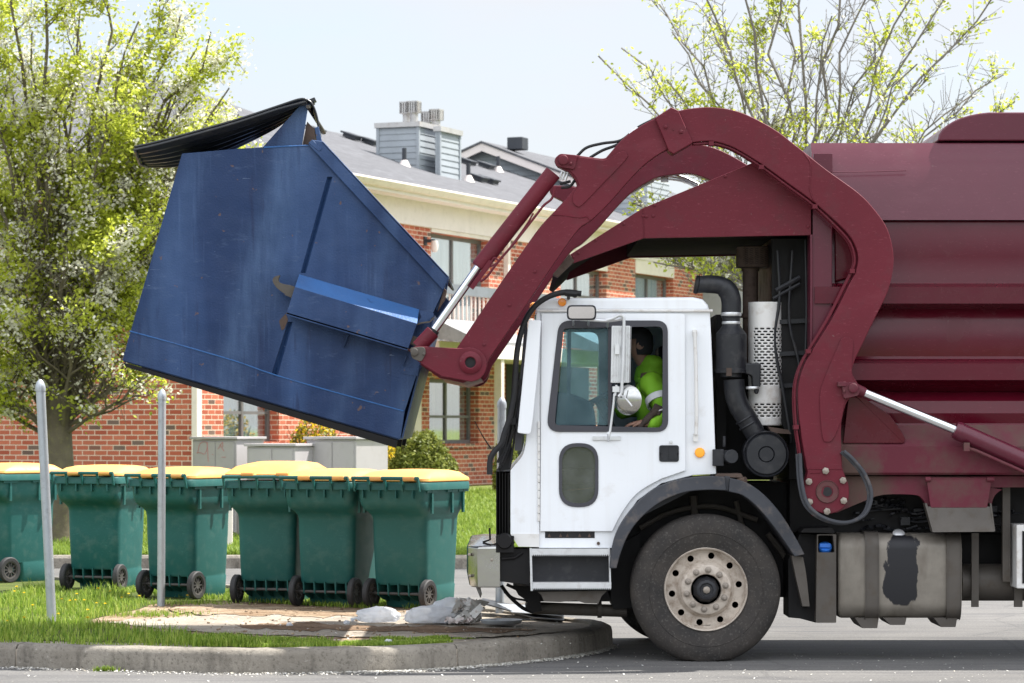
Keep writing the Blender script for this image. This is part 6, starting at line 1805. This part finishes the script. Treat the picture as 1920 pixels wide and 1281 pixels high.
D(MB().tube([P(253, 282, YD - .05), P(262, 308, YD + .3), P(277, 313, YD + .75)], .012, 7).tube([P(x, y, YD - .052) for x, y in crv([(252, 281), (300, 270), (370, 251), (450, 228), (520, 205), (572, 191)], 4)], .009, 7), 'lid_edge', 'lid_black', lid_o)
lid_piece([(574, 192), (584, 200), (592, 220), (598, 250)], [(578, 203), (588, 212), (595, 232), (600, 256)], YD + .1, YD + .9, 5, 14, .006, 3)
D(MB().bar(P(570, 196, YD + .7), P(592, 187, YD + .7), .1, .03).bar(P(574, 200, YD + .72), P(590, 193, YD + .72), .1, .015), 'lid_lug', 'lid_black', lid_o, bevel=.004)

# ------------------------------------------------------------------ driver
M['hivis'] = paint('hi_vis_cloth', (.19, .44, .015), .75, var=.15, dirt=(.14, .3, .02), damt=.35, ns=6, bump=.25, bs=14)
M['reflect'] = paint('grey_reflective_tape', (.55, .57, .58), .4, var=.05, damt=.1)
M['skin'] = paint('skin', (.24, .13, .09), .55, var=.06, damt=0, bump=.02)
M['dark_cloth'] = paint('dark_cloth', (.018, .02, .026), .85, var=.2, damt=.1)
M['glove'] = paint('brown_glove', (.05, .034, .028), .8, var=.2, damt=.2)
yd = 21.56
def pw(px, py, Y=yd): return P(px, py, Y)
def skin_obj(name, nodes, edges, mat, parent=None, sub=2):
    o_ = Vector((0, 0, 0))
    if parent is not None: o_ = parent.location
    me = bpy.data.meshes.new(name)
    me.from_pydata([tuple(n[0] - o_) for n in nodes], edges, [])
    o = bpy.data.objects.new(name, me); C.objects.link(o)
    if parent is not None: o.parent = parent
    m = o.modifiers.new('skin', 'SKIN'); m.use_smooth_shade = True
    for i, n in enumerate(nodes): me.skin_vertices[0].data[i].radius = (n[1], n[2] if len(n) > 2 else n[1])
    me.skin_vertices[0].data[0].use_root = True
    s = o.modifiers.new('sub', 'SUBSURF'); s.levels = sub; s.render_levels = sub
    me.materials.append(mat)
    return o
hip = pw(1238, 850); 
nodes = [(hip, .16, .13), (pw(1234, 815), .155, .125), (pw(1228, 765), .16, .12), (pw(1219, 722), .13, .10), (pw(1213, 700), .06, .055), (pw(1208, 684), .048), (pw(1202, 668), .062, .068), (pw(1196, 652), .088, .08), (pw(1195, 638), .088, .08), (pw(1197, 627), .055, .05)]
edges = [(i, i + 1) for i in range(9)]
def limbchain(lst, root):
    prev = root
    for (p, r) in lst:
        nodes.append((p, r)); edges.append((prev, len(nodes) - 1)); prev = len(nodes) - 1
    return prev
wl_id = limbchain([(pw(1220, 712, 21.38), .072), (pw(1234, 752, 21.27), .058), (pw(1242, 786, 21.20), .048), (pw(1225, 792, 21.18), .040), (pw(1206, 794, 21.19), .031)], 3)   # left arm resting on the sill
wr_id = limbchain([(pw(1218, 714, 21.78), .072), (pw(1196, 770, 21.82), .055), (pw(1165, 768, 21.80), .04), (pw(1140, 755, 21.76), .03)], 3)  # right arm to the wheel
limbchain([(pw(1200, 848, 21.46), .09), (pw(1140, 846, 21.44), .07), (pw(1132, 900, 21.44), .055), (pw(1118, 905, 21.44), .04)], 0)
limbchain([(pw(1200, 848, 21.68), .09), (pw(1140, 846, 21.70), .07), (pw(1132, 900, 21.70), .055), (pw(1118, 905, 21.70), .04)], 0)
def hand(root, at, fwd, side, curl=.35):
    fwd, side = fwd.normalized(), side.normalized(); dn = fwd.cross(side).normalized()
    if dn.z > 0: dn = -dn
    palm = at + fwd * .05
    nodes.append((palm, .028, .022)); edges.append((root, len(nodes) - 1)); pi = len(nodes) - 1
    for k, (s, L) in enumerate(((-.030, .062), (-.010, .072), (.010, .068), (.029, .052))):
        b0 = palm + fwd * .035 + side * s
        nodes.append((b0, .010)); edges.append((pi, len(nodes) - 1)); q = len(nodes) - 1
        for j in (1, 2, 3):
            a = curl * j; b0 = b0 + (fwd * math.cos(a) + dn * math.sin(a)) * L / 2.6
            nodes.append((b0, .0095 - .001 * j)); edges.append((q, len(nodes) - 1)); q = len(nodes) - 1
    b0 = palm + side * -.03 - fwd * .01
    nodes.append((b0, .012)); edges.append((pi, len(nodes) - 1)); q = len(nodes) - 1
    for j in (1, 2):
        b0 = b0 + (fwd * .8 - side * .35 + dn * .3 * j).normalized() * .026
        nodes.append((b0, .0098 - .001 * j)); edges.append((q, len(nodes) - 1)); q = len(nodes) - 1
hand(wl_id, nodes[wl_id][0], Vector((-1, .05, -.05)), Vector((0, 1, .1)), .3)
hand(wr_id, nodes[wr_id][0], Vector((-.9, -.1, .3)), Vector((.2, -1, .2)), .7)
drv = skin_obj('person', nodes, edges, M['skin'])
tag(drv, 'driver in hi-vis yellow jacket and dark cap sitting at the open cab window', 'person')
# face: nose, brow and ears kept in the same head region
jn = [(pw(1236, 818), .185, .15), (pw(1229, 768), .19, .145), (pw(1219, 722), .20, .14), (pw(1214, 702), .13, .11), (pw(1211, 684), .105, .10), (pw(1226, 686), .09, .09), (pw(1224, 664), .075, .085)]
je = [(0, 1), (1, 2), (2, 3), (3, 4), (3, 5), (5, 6)]
for lst in ([(pw(1222, 716, 21.38), .10), (pw(1236, 752, 21.27), .085), (pw(1244, 788, 21.20), .075), (pw(1226, 795, 21.18), .062), (pw(1212, 796, 21.185), .050)], [(pw(1220, 716, 21.78), .10), (pw(1197, 770, 21.82), .08), (pw(1165, 768, 21.80), .062), (pw(1150, 760, 21.78), .05)]):
    prev = 2
    for p, r in lst:
        jn.append((p, r)); je.append((prev, len(jn) - 1)); prev = len(jn) - 1
jk = skin_obj('jacket', jn, je, M['hivis'], drv)
tx_ = bpy.data.textures.new('cloth_folds', 'CLOUDS'); tx_.noise_scale = .11
dm = jk.modifiers.new('folds', 'DISPLACE'); dm.texture = tx_; dm.strength = .075; dm.mid_level = .5; dm.texture_coords = 'GLOBAL'
def ring(c, ax, r, w, name, mat):
    return MB().lathe([(r, -w), (r + .008, -w), (r + .008, w), (r, w)], c, ax, 24, closed=True).build(name, mat, drv)
ring(pw(1236, 752, 21.27), (P(1244, 788, 21.20) - P(1222, 716, 21.38)), .092, .026, 'reflective_band', M['reflect'])
ring(pw(1242, 776, 21.22), (P(1244, 788, 21.20) - P(1236, 752, 21.27)), .085, .016, 'reflective_band', M['reflect'])
hdc = pw(1196, 639)
cp = MB()
sec = []
for k in range(9):
    a = R(k * 10.5); z = math.sin(a) * .095; r = math.cos(a)
    sec.append([hdc + Vector((.112 * r * math.cos(t), .09 * r * math.sin(t), z + .012)) for t in np.linspace(0, 2 * math.pi, 24, endpoint=False)])
cp.loft(sec); cp.loft([[hdc + Vector((-.06 - .14 * math.cos(t) * (1 if math.cos(t) > 0 else .2), .075 * math.sin(t), zz - .004 * abs(math.sin(t)))) for t in np.linspace(0, 2 * math.pi, 20, endpoint=False)] for zz in (.014, .022)])
cp.build('cap', M['dark_cloth'], drv)
fc_ = MB()
fc_.loft([[hdc + Vector((x0, s * (1 if j % 2 else -1), z)) for j, (x0, s, z) in enumerate(q)] for q in ([(-.085, .008, -.03), (-.085, .008, -.03), (-.09, .008, -.035), (-.09, .008, -.035)], [(-.112, .014, -.062), (-.09, .018, -.06), (-.09, .018, -.07), (-.112, .014, -.07)])])
fc_.build('nose', M['skin'], drv)
ey = MB()
for s in (-.034, .034): ey.lathe([(0, -.004), (.012, -.002), (.012, .004), (0, .004)], hdc + Vector((-.088, s, -.03)), (1, 0, 0), 12)
ey.build('eyes', M['dark_cloth'], drv)
hr = MB()
hr.loft([[hdc + Vector((.022 + .088 * math.cos(t) * k, .088 * math.sin(t) * k, z)) for t in np.linspace(-2.0, 2.0, 18)] for z, k in ((.02, 1.0), (-.03, 1.06), (-.075, 1.0), (-.105, .8))])
hr.build('hair', M['dark_cloth'], drv, ang=60)
ears = MB()
for s in (-1, 1): ears.lathe([(0, -.006), (.026, -.004), (.03, .004), (0, .008)], hdc + Vector((.012, s * .086, -.04)), (0, 1, 0), 14)
ears.build('ears', M['skin'], drv)
MB().tube([P(x, y, 21.16) for x, y in crv([(1196, 806), (1210, 790), (1224, 776), (1234, 768)], 4)], [.018] * 4 + [.026] * 5 + [.03] * 3 + [.026], 10).box(P(1232, 768, 21.16), (.07, .05, .07), Matrix.Rotation(R(25), 3, 'Y')).build('armrest_strap', M['glove'], truck, bevel=.008)

# ------------------------------------------------------------------ litter on the island
def plastic_mat():
    m, nt, b, out = newmat('white_bag_plastic')
    v = coords(nt)
    n = noise(nt, v, 9, 5, .6, .8)
    c = mixc(nt, ramp(nt, n, [(.35, 0), (.7, 1)]), (.82, .86, .92), (.95, .96, .97))
    nt.links.new(c, b.inputs['Base Color']); b.inputs['Roughness'].default_value = .32
    bn = nd(nt, 'ShaderNodeBump', {'Height': noise(nt, coords(nt, (1, 1, 2.2)), 11, 5, .6, 1.5), 'Strength': .5, 'Distance': .025})
    nt.links.new(bn.outputs[0], b.inputs['Normal'])
    t = nd(nt, 'ShaderNodeBsdfTranslucent', {'Color': (.85, .86, .88, 1)})
    mx = nd(nt, 'ShaderNodeMixShader', {0: .45, 1: b.outputs[0], 2: t.outputs[0]})
    tp_ = nd(nt, 'ShaderNodeBsdfTransparent', {'Color': (.95, .96, .98, 1)})
    fz = ramp(nt, noise(nt, v, 7, 4), [(.35, .04), (.7, .28)])
    mx = nd(nt, 'ShaderNodeMixShader', {0: fz, 1: mx.outputs[0], 2: tp_.outputs[0]})
    nt.links.new(mx.outputs[0], out.inputs['Surface'])
    return m
M['bag'] = plastic_mat()
M['bag_scrap'] = paint('crumpled_wrapping', (.74, .73, .70), .5, var=.2, dirt=(.36, .25, .19), damt=.6, dpos=(.54, .6), ns=7, bump=.15, bs=14)
M['black_panel'] = paint('black_panel', (.02, .022, .026), .3, var=.1, damt=.15)
def lump(c, rx, ry, rz, seed, amp=.22, sub=4, flat=.0):
    bm = bmesh.new(); bmesh.ops.create_icosphere(bm, subdivisions=sub, radius=1)
    vs = []
    for v in bm.verts:
        d = v.co.normalized(); o_ = Vector((seed * 3.1, seed, 0))
        k = 1 + amp * pnoise(d * 1.6 + o_) + amp * .8 * (.25 - abs(pnoise(d * 3.1 + o_))) + amp * .5 * (.2 - abs(pnoise(d * 7.3 + o_)))
        z = d.z * k * rz
        vs.append(Vector((c.x + d.x * k * rx, c.y + d.y * k * ry, max(c.z + z + rz * .55, c.z - .004))))
    fs = [tuple(v.index for v in f.verts) for f in bm.faces]; bm.free()
    return MB().add(vs, fs)
bc = G(710, 1165, ZI)
b_1 = lump(bc, .17, .12, .072, 1.0, .24); lump_o = b_1
r1 = empty('garbage_bag', bc, 'small flat white plastic garbage bag lying on the pad, farther from the truck', 'bag')
b_1.build('sack', M['bag'], r1, ang=80)
MB().tube([bc + Vector((-.15, 0, .02)), bc + Vector((-.18, -.02, .025)), bc + Vector((-.21, .01, .01))], [.02, .008, .018], 8).build('knot', M['bag'], r1, ang=80)
bc = G(828, 1166, ZI)
r2 = empty('garbage_bag', bc, 'large torn white garbage bag with crumpled wrappings spilling out near the bumper', 'bag')
mb = lump(bc + Vector((-.06, 0, 0)), .24, .15, .085, 2.3, .24); o2_ = lump(bc + Vector((.07, .05, .0)), .17, .14, .115, 4.1, .24); mb.add(o2_.v, o2_.f)
mb.build('sack', M['bag'], r2, ang=80)
mb = lump(bc + Vector((.22, .02, .0)), .085, .10, .115, 6.2, .25)
rs = random.Random(3)
for k in range(44):
    a = bc + Vector((.20 + rs.gauss(0, .05), -.07 + rs.gauss(0, .04), .03 + abs(rs.gauss(0, .06))))
    u = Vector((rs.gauss(0, 1), rs.gauss(0, 1), rs.gauss(0, 1))).normalized() * rs.uniform(.03, .065); v = u.orthogonal().normalized() * rs.uniform(.02, .045)
    w = u.cross(v).normalized() * .012
    mb.add([a - u - v, a + u - v * .8 + w, a + u + v, a - u * .7 + v + w], [(0, 1, 2, 3)])
mb.build('wrappings', M['bag_scrap'], r2, ang=60, recalc=False)
mb = MB()
for k in range(30):
    a = bc + Vector((rs.uniform(.02, .24), -.16 + rs.gauss(0, .02), .012 + abs(rs.gauss(0, .012))))
    u = Vector((rs.gauss(0, 1), rs.gauss(0, 1), rs.gauss(0, .6))).normalized() * rs.uniform(.012, .03); v = u.orthogonal().normalized() * rs.uniform(.01, .02)
    mb.add([a - u - v, a + u - v, a + u + v, a - u + v], [(0, 1, 2, 3)])
mb.build('torn_paper', M['white_trim'], r2, recalc=False)
pc = G(975, 1160, ZI)
r3 = empty('board', pc, 'flat black board with pale sheen lying on the pad under the bumper', 'board')
MB().prism([G(896, 1152, ZI) + Vector((0, .1, .10)), G(1000, 1160, ZI) + Vector((0, 0, .012)), G(1058, 1165, ZI) + Vector((0, 0, .012)), G(1058, 1159, ZI) + Vector((0, .1, .012)), G(905, 1146, ZI) + Vector((0, .15, .10))], (0, 0, -.012)).build('panel', M['black_panel'], r3, bevel=.003)
MB().prism([G(960, 1157, ZI) + Vector((0, 0, .035)), G(1057, 1163, ZI) + Vector((0, 0, .034)), G(1057, 1150, ZI) + Vector((0, 0, .034)), G(930, 1148, ZI) + Vector((0, 0, .07))], (0, 0, .006)).build('sheet', M['galv'], r3)
qc = G(940, 1170, ZI)
r4 = empty('round_lid', qc, 'shallow round metal lid with dark handle lying flat on the pad', 'lid')
MB().lathe([(0, .012), (.12, .014), (.155, .03), (.165, .034), (.165, .028), (.15, .006), (.13, 0), (0, 0)], qc, (0, 0, 1), 36).build('dish', M['galv'], r4)
MB().bar(qc + Vector((.16, 0, .03)), qc + Vector((.26, .02, .03)), .03, .014).build('handle', M['black_panel'], r4, bevel=.005)
for (px, py, r, lb) in ((728, 1203, .028, 'small crumpled white paper ball beside the kerb strip of grass'), (543, 1170, .022, 'small crumpled plastic wrapper alone on the dirt patch'), (650, 1166, .025, 'small crumpled foil scrap left of the flat white bag')):
    c = G(px, py, ZI); c.z -= .015
    o = lump(c, r, r * .8, r * .7, px * .01, .5, 3).build('paper_scrap', M['bag'], None, ang=40)
    o.data.transform(Matrix.Translation(-c)); o.location = c
    tag(o, lb, 'litter')
bpy.context.view_layer.update()
